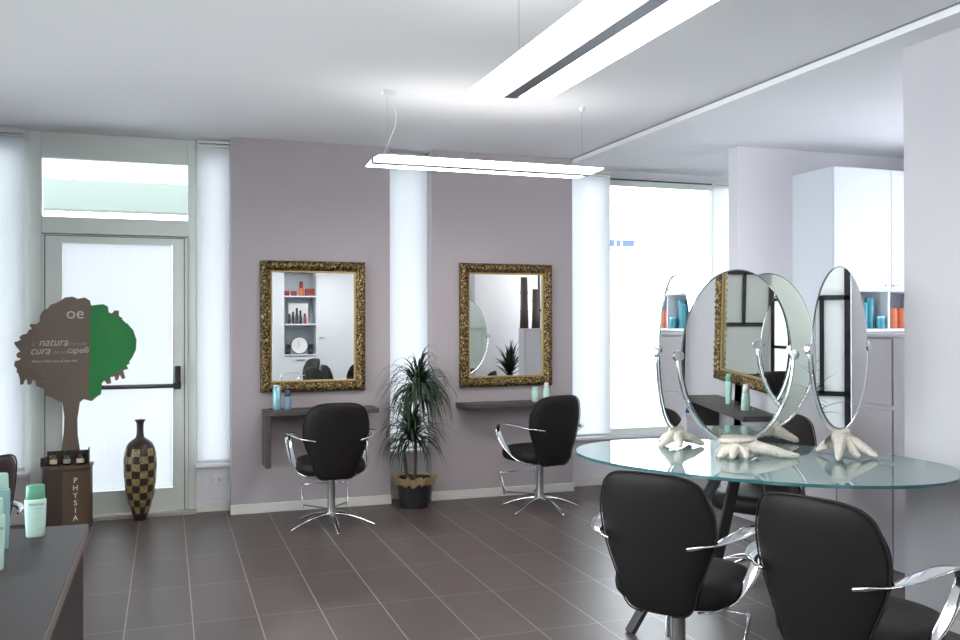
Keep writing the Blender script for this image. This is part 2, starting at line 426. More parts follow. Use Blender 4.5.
b2 = BM(); box(b2, -.705, .04, YF + .0, YF + .008, .197, 1.995); link('door_pane', b2, M['glass'], leaf)
b2 = BM(); box(b2, -.703, .038, YF - .016, YF - .010, .20, 1.993); link('door_blind', b2, M['blind'], leaf)
b2 = BM(); box(b2, -.822, .127, YF - .038, YF - .0352, 2.045, 2.050); box(b2, -.822, -.817, YF - .038, YF - .0352, .03, 2.05); box(b2, .122, .127, YF - .038, YF - .0352, .03, 2.05)
link('door_gasket', b2, M['alu_dark'], door)
b2 = BM(); sweep(b2, [(-.78, YF - .09, .955), (.06, YF - .09, .955)], .016, .016); link('panic_bar', b2, M['steel_dark'], leaf, smooth=True)
b2 = BM(); box(b2, .058, .098, YF - .085, YF - .035, .955, 1.10); box(b2, .05, .10, YF - .11, YF - .07, .93, .98); box(b2, -.80, -.76, YF - .1, YF - .035, .92, 1.0)
link('panic_latch', b2, M['black'], leaf, bevel=.006)
b2 = BM(); box(b2, -.92, .207, YL - .06, YF + .08, 0, .022); link('threshold', b2, mat('threshold_stone', rgb(176, 170, 160), .6), door)

# ---- roller blinds
def blind(x0, x1, z0, z1, y, label, cord=True):
    t = thing('roller_blind', label, 'blind', ((x0 + x1) / 2, y, z1))
    b = BM(); n = max(4, int((x1 - x0) / .03))
    rings = []
    for k in range(2):
        pass
    vs = []
    for j in range(2):
        z = (z0, z1)[j]
        vs.append([(x0 + (x1 - x0) * i / n, y + .004 * math.sin(i * .9), z) for i in range(n + 1)])
    front = vs; A = [[b.verts.new(p) for p in r] for r in front]; B = [[b.verts.new((p[0], p[1] + .0015, p[2])) for p in r] for r in front]
    for i in range(n):
        b.faces.new((A[0][i], A[0][i + 1], A[1][i + 1], A[1][i])); b.faces.new((B[0][i + 1], B[0][i], B[1][i], B[1][i + 1]))
    link('blind_fabric', b, M['blind'], t, smooth=True)
    b = BM(); box(b, x0, x1, y - .035, y + .03, z1, z1 + .018); box(b, x0, x1, y - .03, y + .02, z1 - .022, z1 - .008); link('blind_cassette', b, M['alu'], t, bevel=.004)
    b = BM(); box(b, x0, x1, y - .006, y + .008, z0 - .012, z0 + .008); link('bottom_rail', b, M['white_plastic'], t, bevel=.002)
    return t
blind(-2.0, -.94, .40, 2.745, 6.99, 'wide sheer white blind at the left edge, left of the door')
blind(.215, .448, .39, 2.755, 6.99, 'narrow sheer white blind between the door and the left mirror')
blind(1.655, 1.991, .42, 2.745, 6.99, 'narrow sheer white blind between the two gilt mirrors, behind the plant')
blind(3.226, 3.64, .45, 2.70, 6.99, 'sheer white blind right of the second gilt mirror, beside the open window')
blind(4.69, 4.98, .45, 2.66, 6.99, 'narrow sheer white blind right of the open window, at the partition')

# ---- rear lattice (seen only in mirrors), daylit for fill, and added left window
t = bpy.data.objects.new('window_6', None); COL.objects.link(t); t['kind'] = 'structure'; t['label'] = 'black latticed frosted panels behind the camera, made a daylit shopfront as added fill'
def lattice(parent, u0, u1, z0, z1, fn, seed, cell=.61, first=.5, pitch=.58):
    random.seed(seed)
    b = BM()
    def B(a0, a1, c0, c1): 
        p = fn(a0, a1, -.02, .02); box(b, *p, c0, c1)
    B(u0, u0 + .04, z0, z1); B(u1 - .04, u1, z0, z1); B(u0, u1, z0, z0 + .04); B(u0, u1, z1 - .04, z1)
    z = z0 + first; row = 0
    while z < z1 - .2:
        B(u0, u1, z - .016, z + .016); z += pitch
    z = z0; row = 0
    while z < z1 - .1:
        top = min(z + (first if row == 0 else pitch), z1)
        u = u0 + (.25 if row % 2 else .5)
        while u < u1 - .1:
            B(u - .014, u + .014, z, top); u += cell * random.uniform(.9, 1.1)
        z = top; row += 1
    link('lattice_bars', b, M['lattice'], parent, world=False)
    b = BM(); p = fn(u0, u1, -.006, .006); box(b, *p, z0, z1); link('frosted_panel', b, M['frosted'], parent, world=False)
lattice(t, -.9, 1.62, 0, 2.55, lambda a0, a1, d0, d1: (a0, a1, YB - .06 + d0, YB - .06 + d1), 3)
t = bpy.data.objects.new('window_7', None); COL.objects.link(t); t['kind'] = 'structure'; t['label'] = 'shop window added in the unseen left wall to bring in daylight'  # unseen opening, added so side daylight fills the foreground
b = BM()
for y in (-.6, 1.0, 2.6, 4.2, 5.85): box(b, XL - .1, XL - .03, y, y + .05, .35, 2.6)
link('window_frame', b, M['alu'], t, world=False)
b = BM(); box(b, XL - .07, XL - .062, -.6, 5.9, .36, 2.6); link('window_pane', b, M['glass'], t, world=False)
# lattice sliding door beyond the right wall
t = bpy.data.objects.new('door_2', None); COL.objects.link(t); t['kind'] = 'structure'; t['label'] = 'black latticed sliding door beyond the right wall'
lattice(t, 2.3, 3.62, 0, 2.55, lambda a0, a1, d0, d1: (4.85 + d0, 4.85 + d1, a0, a1), 5, first=.29, pitch=.645)
bm = BM(); box(bm, 4.84, 4.90, 3.622, 3.86, 0, H2); struct('trim_3', bm, M['white_wall'], 'white door post beyond the right wall')

lt = bpy.data.objects.new('lattice_screen', None); COL.objects.link(lt); tag(lt, 'black latticed frosted screen standing against the near right wall, seen only in mirrors', 'screen')
lattice(lt, 2.66, 3.38, 0, 2.35, lambda a0, a1, d0, d1: (a0, a1, .95 + d0 * .7, .95 + d1 * .7), 9, cell=.36, first=.42, pitch=.42)
# ---- outside
bm = BM(); box(bm, -14, 18, 7.35, 30, -.15, -.05); struct('ground', bm, M['pavement'], 'pavement outside the windows')
sg = thing('street_sign', 'small blue lettered sign across the street, seen through the bright window', 'sign', (6.9, 13.0, 2.7))
for k, (dx, w_) in enumerate(((-.16, .2), (.02, .07), (.2, .2))):
    b = BM(); box(b, dx - w_ / 2, dx + w_ / 2, -.02, .02, -.06, .05); link('sign_panel', b, M['sign_blue'], sg, world=False)
t = tag(link('street_canopy', (lambda b: (box(b, -3.2, 2.2, 8.6, 8.8, 2.42, 2.68), b)[1])(BM()), M['canopy']), 'pale green horizontal fascia outside, seen through the transom above the door', 'canopy')

# ------------------------------------------------------------------ pendant lamps
def pendant(label, x, y, z, L, W, rz, wires=((-.65, 0), (.65, 0)), cord=False, group=None):
    """long axis local X"""
    t = thing('pendant_lamp', label, 'lamp', (x, y, z), rz, group)
    for s in (-1, 1):
        b = BM()
        y0, y1 = s * .032, s * W / 2
        ys = [y0 + (y1 - y0) * k / 6 for k in range(7)]
        top = [(yy, .016 + .012 * (1 - k / 6)) for k, yy in enumerate(ys)]; bot = [(yy, .004 + .006 * (k / 6)) for k, yy in enumerate(ys)]
        sec = bot + list(reversed(top))
        rings = [[(xx, a, c) for a, c in sec] for xx in (-L / 2, L / 2)]
        loft(b, rings); bmesh.ops.recalc_face_normals(b, faces=b.faces)
        for f in b.faces:
            if f.normal.z > .5: f.material_index = 1
        link('light_panel', b, [M['lamp_on'], M['lamp_top']], t, world=False)
    b = BM(); box(b, -L / 2 - .006, L / 2 + .006, -.03, .03, -.004, .04); link('lamp_body', b, M['lamp_body'], t, world=False, bevel=.004)
    h = H - z
    for wx, k in wires:
        b = BM()
        sweep(b, [(wx, k, .02), (wx, k, h - .02)], .0008, .0008, n=6)
        link('wire', b, M['wire'], t, world=False)
        b = BM(); lathe(b, [(.004, h - .03), (.014, h - .028), (.02, h), (.0, h)][:3], (wx, k, 0), 12); link('ceiling_fixing', b, M['white_plastic'], t, world=False)
    if not cord: return t
    b = BM(); box(b, wires[0][0] - .03, wires[0][0] + .05, -.03, .03, h - .03, h); link('ceiling_rose', b, M['white_plastic'], t, world=False, bevel=.004)
    b = BM(); P = cr([(wires[0][0] + .03, 0, h - .03), (wires[0][0] + .055, 0, h * .6), (wires[0][0] + .01, 0, h * .3), (wires[0][0] - .03, 0, .04)], 6)
    sweep(b, P, .0015, .0015, n=6); link('power_cord', b, M['white_plastic'], t, world=False)
    return t
pendant('long twin-panel pendant lamp seen edge-on in front of the gilt mirrors, farther of the two', 1.855, 5.20, 2.36, 1.41, .39, 0, ((-.62, 0), (.655, 0)), True)
pendant('large twin-panel pendant lamp at the top edge of the photo, nearer of the two', 1.358, 2.72, 2.36, 1.55, .365, PI / 2, ((.26, .168), (-.55, -.168)))
pendant('unseen twin-panel pendant lamp added as fill behind the camera over the left side', -.9, .3, 2.36, 1.55, .385, PI / 2, ((.26, .168), (-.55, -.168)))  # out-of-view lamp added as fill from behind on the left
pendant('unseen twin-panel pendant lamp added as fill behind the camera near the shelving', 2.3, -.2, 2.36, 1.5, .385, 0, ((.45, 0), (-.55, 0)))  # second unseen lamp, put in to raise the light from the rear

pendant('twin-panel pendant lamp added to light the area beyond the near right wall, hidden from the camera', 4.75, 2.95, 2.36, 1.3, .385, PI / 2, ((.26, .168), (-.55, -.168)))  # added out of sight to brighten the cabinet area

# ------------------------------------------------------------------ gilt mirrors + styling shelves
def gilt_mirror(x0, x1, z0, z1, label, name='wall_mirror'):
    """built facing -Y with the wall at Y=0; returns Empty at (cx, wall, z0)"""
    t = thing(name, label, 'mirror', (0, 0, 0), 0)
    w, h = (x1 - x0) / 2, (z1 - z0); fw = .088
    # profile: u 0 outer .. 1 inner -> depth
    prof = [(0, 0.0), (0, .02), (.05, .034), (.15, .040), (.35, .050), (.55, .046), (.72, .036), (.82, .030), (.84, .024)]
    b = BM()
    C = [(-w, 0), (w, 0), (w, h), (-w, h)]
    cx, cz = 0, h / 2
    for s in range(4):
        a, c = Vector(C[s]), Vector(C[(s + 1) % 4]); d = (c - a); Ln = d.length; d.normalize(); nrm = Vector((-d.y, d.x))
        nseg = int(Ln / .0085); grid = []
        for i in range(nseg + 1):
            row = []
            for j, (u, dep) in enumerate(prof):
                off = u * fw
                q0 = off; q1 = Ln - off
                s_ = q0 + (q1 - q0) * i / nseg
                k = s_ / .042
                bump = 0
                if 2 <= j <= 6:
                    bump = .009 * abs(math.sin(PI * k)) * math.sin(PI * (j - 1) / 6 + .6 * math.sin(2 * PI * k)) + .004 * math.sin(9.7 * k + j * 1.7) * math.sin(4.1 * k)
                p = a + d * s_ + nrm * off
                row.append(b.verts.new((p.x, -(dep + bump), p.y)))
            grid.append(row)
        for i in range(nseg):
            for j in range(len(prof) - 1):
                b.faces.new((grid[i][j], grid[i + 1][j], grid[i + 1][j + 1], grid[i][j + 1]))
    bmesh.ops.recalc_face_normals(b, faces=b.faces)
    link('gilt_frame', b, M['gilt'], t, world=False, smooth=True)
    # liner
    b = BM(); i0, i1 = fw * .82, fw * 1.0
    for (xa, xb, za, zb) in ((-w + i0, -w + i1, i0, h - i0), (w - i1, w - i0, i0, h - i0), (-w + i1, w - i1, i0, i1), (-w + i1, w - i1, h - i1, h - i0)): box(b, xa, xb, -.024, 0, za, zb)
    link('gold_liner', b, M['gilt_inner'], t, world=False, bevel=.003)
    b = BM(); box(b, -w + i1, w - i1, -.012, -.002, i1, h - i1); link('mirror_glass', b, M['mirror'], t, world=False)
    return t
m1 = gilt_mirror(.659, 1.452, .896, 1.885, 'gilt-framed wall mirror on the left pier, above the shelf with a side panel'); m1.location = ((.659 + 1.452) / 2, YC, .896)
m2 = gilt_mirror(2.221, 3.024, .896, 1.896, 'gilt-framed wall mirror on the right pier, right of the tall plant'); m2.location = ((2.221 + 3.024) / 2, YC, .896)
m3 = gilt_mirror(0, 1.29, .896, 1.885, 'wide gilt-framed wall mirror on the near right wall, seen only in the standing oval mirror'); m3.location = (WX, 2.26, .896); m3.rotation_euler = (0, 0, -PI / 2)

def shelf(x0, x1, label, legleft=True):
    t = thing('styling_shelf', label, 'shelf', ((x0 + x1) / 2, YC, .36))
    b = BM()
    if legleft: box(b, x0, x1, YC - .25, YC, .742, .776)
    else:
        pts = [(x0, YC), (x0 + .03, YC - .18), (x0 + .09, YC - .24), (x1, YC - .25), (x1, YC)]
        rings = [[(x, y, z) for x, y in pts] for z in (.742, .776)]; loft(b, rings); bmesh.ops.recalc_face_normals(b, faces=b.faces)
    link('shelf_board', b, M['shelf'], t, bevel=.003)
    if legleft:
        b = BM(); box(b, x0, x0 + .04, YC - .25, YC, .365, .741); link('side_panel', b, M['shelf'], t, bevel=.003)
    return t
shelf(.672, 1.507, 'dark styling shelf with one hanging side panel under the left gilt mirror')
shelf(2.19, 3.03, 'dark floating styling shelf under the right gilt mirror', False)
t3 = thing('styling_shelf', 'dark styling shelf on the near right wall, seen only in the standing oval mirror', 'shelf', (WX, 2.11, .36))
b = BM(); box(b, WX - .25, WX, 1.60, 2.62, .742, .776); link('shelf_board', b, M['shelf'], t3, bevel=.003)
b = BM(); box(b, WX - .25, WX, 1.60, 1.64, .365, .741); link('side_panel', b, M['shelf'], t3, bevel=.003)

# ------------------------------------------------------------------ bottles
def bottle(label, loc, r, h, body, cap, style='tube', rz=0, cat='bottle', lab=None, group=None, name='hair_product_bottle', cap_frac=.2, flat=.62, brand=None):
    t = thing(name, label, cat, loc, rz, group)
    hb = h * (1 - cap_frac)
    b = BM()
    if style == 'tube':   # oval-section shampoo bottle widening upward
        lathe(b, [(r * .0 + .001, 0), (r * .80, 0), (r * .86, h * .02), (r * .95, hb * .5), (r, hb * .93), (r * .98, hb * .98), (r * .9, hb)], n=28, sy=flat)
    elif style == 'can':
        lathe(b, [(.001, 0), (r * .95, 0), (r, h * .02), (r, hb * .97), (r * .85, hb)], n=24)
    else:                 # tapering bottle
        lathe(b, [(.001, 0), (r * .95, 0), (r, h * .03), (r * .98, hb * .6), (r * .8, hb * .92), (r * .62, hb)], n=24, sy=.85)
    link('bottle_body', b, body, t, world=False, smooth=True)
    b = BM()
    if style == 'tube': lathe(b, [(r * .86, hb), (r * .88, hb + .003), (r * .84, h * .985), (r * .78, h), (.001, h + .002)], n=28, sy=flat)
    elif style == 'can': lathe(b, [(r * .8, hb), (r * .86, hb + .002), (r * .84, h * .97), (r * .6, h), (.001, h)], n=24)
    else: lathe(b, [(r * .62, hb), (r * .68, hb + .003), (r * .62, h * .98), (r * .5, h), (.001, h)], n=24)
    link('bottle_cap', b, cap, t, world=False, smooth=True)
    return t
def label_on(t, r, flat, h, s_lines, m, hb=.0):
    """printed lines on the camera-facing side of a bottle, curved by slicing each line into its own row"""
    cu_lines = s_lines
    for (s, size, z, x) in cu_lines:
        cu = bpy.data.curves.new('printed_label', 'FONT'); cu.body = s; cu.size = size; cu.align_x = 'CENTER'; cu.resolution_u = 2
        tmp = bpy.data.objects.new('tmp', cu); COL.objects.link(tmp)
        dg = bpy.context.evaluated_depsgraph_get(); me = bpy.data.meshes.new_from_object(tmp.evaluated_get(dg))
        bpy.data.objects.remove(tmp); bpy.data.curves.remove(cu)
        for v in me.vertices:
            xx = v.co.x + x; q = max(-.98, min(.98, xx / r)); y = -math.sqrt(1 - q * q) * r * flat - .0008
            v.co = Vector((xx, y, z + v.co.y))
        me.materials.clear(); me.materials.append(m)
        o = bpy.data.objects.new('printed_label', me); COL.objects.link(o); o.parent = t
# desk bottles
ZD = .75
b1 = bottle('pale mint shampoo bottle with green cap, standing alone near the desk corner', (-.390, 3.125, ZD), .0315, .162, M['mint_pale'], M['mint_cap'], rz=.15, cap_frac=.27)
label_on(b1, .0315, .62, .17, [('KERASTASE', .0085, .100, .002), ('-- ---- --', .010, .088, .002), ('_ _ _ _ _', .006, .080, .003), ('-----------', .0045, .058, .003), ('-----', .005, .026, .012)], M['text_dark'])
b2_ = bottle('tall pale mint bottle at the very left edge of the desk', (-.445, 2.73, ZD), .030, .195, M['mint_pale'], M['mint'], rz=.1, cap_frac=.22)
label_on(b2_, .030, .62, .19, [('KERASTASE', .009, .112, .004), ('------', .012, .095, .004), ('-------', .008, .07, .004), ('-------', .008, .055, .004), ('-----', .008, .035, .004)], M['text_dark'])
b3 = bottle('aqua rectangular-shouldered bottle behind the tall mint bottle at the left edge', (-.475, 2.98, ZD), .036, .225, M['aqua'], M['mint'], rz=.05, cap_frac=.2)
label_on(b3, .036, .62, .19, [('------', .014, .130, .008)], M['text_dark'])
# station bottles
ZS = .776
def at_wall(px): return px
a = bottle('tall light blue spray can on the left styling shelf', (.767, 6.76, ZS), .031, .183, M['blue_can'], M['white_plastic'], 'can', cap_frac=.06, name='spray_can', cat='spray can')
label_on(a, .031, 1, .18, [('----', .012, .12, 0), ('----', .014, .07, 0)], M['sign_blue'])
a = bottle('short blue-grey bottle with dark cap beside the tall light blue can', (.845, 6.74, ZS), .028, .142, M['blue_grey'], M['navy'], 'can', cap_frac=.3)
label_on(a, .028, 1, .14, [('----', .011, .06, 0), ('----', .012, .03, 0)], M['text_white'])
a = bottle('short pale bottle with mint cap on the right styling shelf, left of its taller neighbour', (2.825, 6.74, ZS), .031, .118, M['mint_pale'], M['mint'], 'tube', cap_frac=.25)
label_on(a, .031, .62, .1, [('----', .012, .06, 0)], M['text_dark'])
a = bottle('taller tapering pale bottle on the right styling shelf', (2.925, 6.74, ZS), .029, .150, M['mint_pale'], M['white_plastic'], 'taper', cap_frac=.3)
label_on(a, .027, .85, .1, [('----', .012, .07, 0)], M['text_dark'])
bottle('mint bottle on the near right wall shelf, left one in the oval mirror', (WX - .12, 2.08, ZS), .033, .21, M['mint'], M['mint_cap'], 'tube', rz=-PI / 2, cap_frac=.25)
bottle('pale tapering bottle on the near right wall shelf, right one in the oval mirror', (WX - .12, 2.36, ZS), .030, .17, M['mint_pale'], M['white_plastic'], 'taper', cap_frac=.3)

# ------------------------------------------------------------------ salon chairs (sitter looks along local +Y)
def ringxy(w, d, cx, cy, z, n=36, e=3.2):
    out = []
    for i in range(n):
        a = 2 * PI * i / n; c, s = math.cos(a), math.sin(a)
        out.append((cx + w * math.copysign(abs(c) ** (2 / e), c), cy + d * math.copysign(abs(s) ** (2 / e), s), z))
    return out
def make_chair(name, label, lm=None, cat='chair'):
    lm = lm or M['leather']
    t = thing(name, label, cat)
    # backrest: half width by height
    W = [(.352, .06), (.356, .105), (.37, .13), (.40, .150), (.45, .163), (.50, .182), (.56, .208), (.62, .228), (.68, .236), (.74, .233), (.79, .216), (.825, .202), (.85, .178), (.866, .148), (.876, .105), (.880, .05)]
    Ws = cr(W, 3)
    rings = []
    def cy(z): return -.185 - (z - .36) * .17
    Ws = [(z, w * .955) for z, w in Ws]
    for z, w in Ws:
        zz = (z - .352) / .528
        th = .030 * (max(0.02, 1 - abs(2 * zz - 1) ** 7)) ** .5 + .006
        ring = []
        n = 36
        for i in range(n):
            a = 2 * PI * i / n; c, s = math.cos(a), math.sin(a)
            x = w * math.copysign(abs(c) ** .8, c); y = th * math.copysign(abs(s) ** .75, s)
            ring.append((x, cy(z) + y + .055 * (x / .22) ** 2, z))
        rings.append(ring)
    b = BM(); loft(b, rings); bmesh.ops.recalc_face_normals(b, faces=b.faces)
    back = link('backrest', b, lm, t, world=False, smooth=True)
    # piping along the outline on the rear edge
    L = [(-w, cy(z) - .016 + .055 * (w / .22) ** 2, z) for z, w in Ws]
    Rr = [(w, y, z) for (w, y, z) in [(-p[0], p[1], p[2]) for p in L]]
    P = L + list(reversed(Rr))
    b = BM(); sweep(b, P, .0032, .0032, n=6); link('piping', b, M['leather_seam'], back, world=False, smooth=True)
    # seat
    b = BM(); rings = []
    for z, k in ((.372, .86), (.378, .93), (.395, .985), (.42, 1.0), (.445, .99), (.462, .95), (.472, .86), (.476, .6), (.477, .2)):
        rings.append(ringxy(.235 * k, .235 * k, 0, .045, z))
    loft(b, rings); bmesh.ops.recalc_face_normals(b, faces=b.faces); link('seat', b, lm, t, world=False, smooth=True)
    # armrests
    for s in (-1, 1):
        P = [(.152, -.280, .625), (.190, -.262, .632), (.235, -.215, .64), (.268, -.12, .655), (.282, 0, .662), (.283, .095, .655), (.280, .15, .632), (.276, .158, .595), (.270, .12, .53), (.255, .05, .455), (.225, -.03, .392), (.175, -.085, .362), (.12, -.10, .352)]
        wd = [.010, .013, .022, .032, .035, .030, .024, .022, .024, .024, .022, .018, .014]
        th = [.006, .006, .005, .0045, .0045, .0045, .005, .005, .005, .005, .005, .005, .005]
        # side direction: horizontal across on the rest, then facing sideways/front on the strut
        sd = [(.5, -.5, .6), (.6, -.5, .5), (1, -.4, .2), (1, -.1, 0), (1, 0, 0), (1, 0, 0), (1, .0, 0), (1, .0, 0), (1, -.0, 0), (1, -.1, .1), (.8, -.3, .3), (.6, -.6, .4), (.4, -.8, .3)]
        PP = cr([p + (w, th_) + d for p, w, th_, d in zip(P, wd, th, sd)], 5)
        pts = [(s * q[0], q[1], q[2]) for q in PP]; sides = [(s * q[5], q[6], q[7]) for q in PP]
        b = BM(); sweep(b, pts, [q[3] for q in PP], [q[4] for q in PP], sides, n=12); bmesh.ops.recalc_face_normals(b, faces=b.faces)
        link('armrest', b, M['chrome'], t, world=False, smooth=True)
    # under-seat plate, column
    b = BM(); box(b, -.10, .10, -.10, .13, .352, .373); link('seat_plate', b, M['steel_dark'], t, world=False, bevel=.006)
    b = BM(); lathe(b, [(.001, .07), (.034, .07), (.030, .10), (.027, .12), (.027, .33), (.036, .352), (.001, .352)], n=24); link('column', b, M['steel'], t, world=False, smooth=True)
    # star base
    for k in range(5):
        a = math.radians(-90 + 72 * k)
        P = [(.0, .086), (.05, .086), (.12, .075), (.20, .052), (.27, .024), (.305, .008)]
        PP = cr([p + q for p, q in zip(P, [(.024, .016), (.021, .014), (.018, .010), (.0155, .008), (.0125, .0065), (.010, .006)])], 4)
        pts = [(q[0] * math.cos(a), q[0] * math.sin(a), q[1]) for q in PP]
        b = BM(); sweep(b, pts, [q[2] for q in PP], [q[3] for q in PP], (-math.sin(a), math.cos(a), 0), n=10); link('base_leg', b, M['chrome'], t, world=False, smooth=True)
    # footrest
    fr = None
    b = BM(); sweep(b, [(-.165, .315, .245), (.165, .315, .245)], .010, .005, (0, 1, 0), n=8); sweep(b, [(-.15, .25, .105), (0, .10, .10), (0, .02, .10)], .009, .006, None, n=8); sweep(b, [(.15, .25, .105), (0, .10, .10), (0, .02, .10)], .009, .006, None, n=8)
    fr = link('footrest', b, M['chrome'], t, world=False, smooth=True)
    for s in (-1, 1):
        PP = cr([(s * .165, .322, .252), (s * .168, .300, .215), (s * .165, .275, .16), (s * .158, .262, .115), (s * .155, .262, .085)], 4)
        b = BM(); sweep(b, PP, .022, .004, (0, 1, .35), n=10); link('footrest_plate', b, M['chrome'], fr, world=False, smooth=True)
    return t
CH = make_chair('salon_chair', 'dark brown salon chair at the left station, below the mirror with the blue can')
CH.location = (1.085, 6.27, 0)
def head(deg): return -math.radians(deg)
copy_tree(CH, (2.68, 6.30, 0), head(-12), 'dark brown salon chair at the right station, right of the tall plant')
copy_tree(CH, (1.85, 3.00, 0), head(55), 'dark brown salon chair pushed to the near side of the glass table, beside the nearest')
copy_tree(CH, (2.125, 2.385, 0), head(70), 'dark brown salon chair nearest to the camera at the bottom right')
copy_tree(CH, (3.18, 4.27, 0), head(242), 'dark brown salon chair on the far side of the glass table, behind the standing mirrors')
copy_tree(CH, (1.85, .30, 0), head(290), 'dark salon chair behind the camera, left one in the left gilt mirror')
copy_tree(CH, (2.42, 1.55, 0), head(200), 'dark salon chair behind the camera, right one in the left gilt mirror')
ch = make_chair('salon_chair', 'burgundy-brown salon chair behind the desk at the far left edge', M['leather_red']); ch.location = (-.905, 4.20, 0); ch.rotation_euler = (0, 0, head(300))

# ------------------------------------------------------------------ glass table
ZT = .76; TX, TY = 2.67, 3.66; ta = math.atan2(-.818, .576)
t = thing('glass_table', 'large oval glass table with crossed metal legs, carrying the standing mirrors', 'table', (TX, TY, 0))
def ell(a, b_, z, n=96, e=2.15):
    out = []
    for i in range(n):
        q = 2 * PI * i / n; c, s = math.cos(q), math.sin(q)
        x = a * math.copysign(abs(c) ** (2 / e), c); y = b_ * math.copysign(abs(s) ** (2 / e), s)
        out.append((TX + x * math.cos(ta) - y * math.sin(ta), TY + x * math.sin(ta) + y * math.cos(ta), z))
    return out
b = BM(); R = [[b.verts.new(p) for p in ell(.90, .60, z)] for z in (ZT - .014, ZT)]
f = b.faces.new(list(reversed(R[0]))); f = b.faces.new(R[1])
for i in range(96):
    j = (i + 1) % 96; f = b.faces.new((R[0][i], R[0][j], R[1][j], R[1][i])); f.material_index = 1
link('table_top', b, [M['table_glass'], M['glass_edge']], t)
def tl(u, v): return (TX + u * math.cos(ta) - v * math.sin(ta), TY + u * math.sin(ta) + v * math.cos(ta))
for (u0, v0, u1, v1) in ((-.10, -.10, -.38, -.56), (.10, -.10, .38, -.56), (-.10, .10, -.36, .40), (.10, .10, .38, .40)):
    a = tl(u0, v0); c = tl(u1, v1)
    b = BM(); bar(b, (a[0], a[1], ZT - .022), (c[0], c[1], .0), .055, .026); link('table_leg', b, M['steel_dark'], t, bevel=.004)
for (u0, v0) in ((.10, .10), (-.10, .10), (.10, -.10), (-.10, -.10)):
    a = tl(u0, v0); b = BM(); lathe(b, [(.001, ZT - .022), (.04, ZT - .022), (.04, ZT - .0145), (.001, ZT - .0145)], (a[0], a[1], 0), 20); link('glass_support', b, M['chrome'], t)

# ------------------------------------------------------------------ standing oval mirrors
CLOUD = bpy.data.textures.new('carving', 'CLOUDS'); CLOUD.noise_scale = .022
def star_base(parent, legs, top_r, zh, mesh_seed):
    """carved starfish-like root stand: one skinned mesh, tapering legs reaching down and out"""
    me = bpy.data.meshes.new('carved_stand'); V = [(0, 0, zh * .60), (0, 0, zh * .80)]; E = [(0, 1)]; Rr = [top_r * .95, top_r * 1.0]
    for (ang, ln, droop) in legs:
        a = math.radians(ang); prev = 0
        for k, (f, zf, r) in enumerate(((.24, .72, .86), (.58, .46, .58), (.84, .21, .40), (1.0, .085, .24))):
            V.append((ln * f * math.cos(a), ln * f * math.sin(a), zh * zf * droop if k < 3 else .013)); E.append((prev, len(V) - 1)); prev = len(V) - 1; Rr.append(top_r * r * 1.0)
    me.from_pydata(V, E, []); me.update()
    o = bpy.data.objects.new('carved_stand', me); COL.objects.link(o); o.parent = parent
    me.materials.append(M['starfish'])
    sk = o.modifiers.new('skin', 'SKIN'); sk.use_smooth_shade = True
    for i, r in enumerate(Rr): me.skin_vertices[0].data[i].radius = (r, r)
    me.skin_vertices[0].data[0].use_root = True
    s = o.modifiers.new('sub', 'SUBSURF'); s.levels = 2; s.render_levels = 2
    dm = o.modifiers.new('carving', 'DISPLACE'); dm.texture = CLOUD; dm.strength = .009; dm.mid_level = .5
    return o
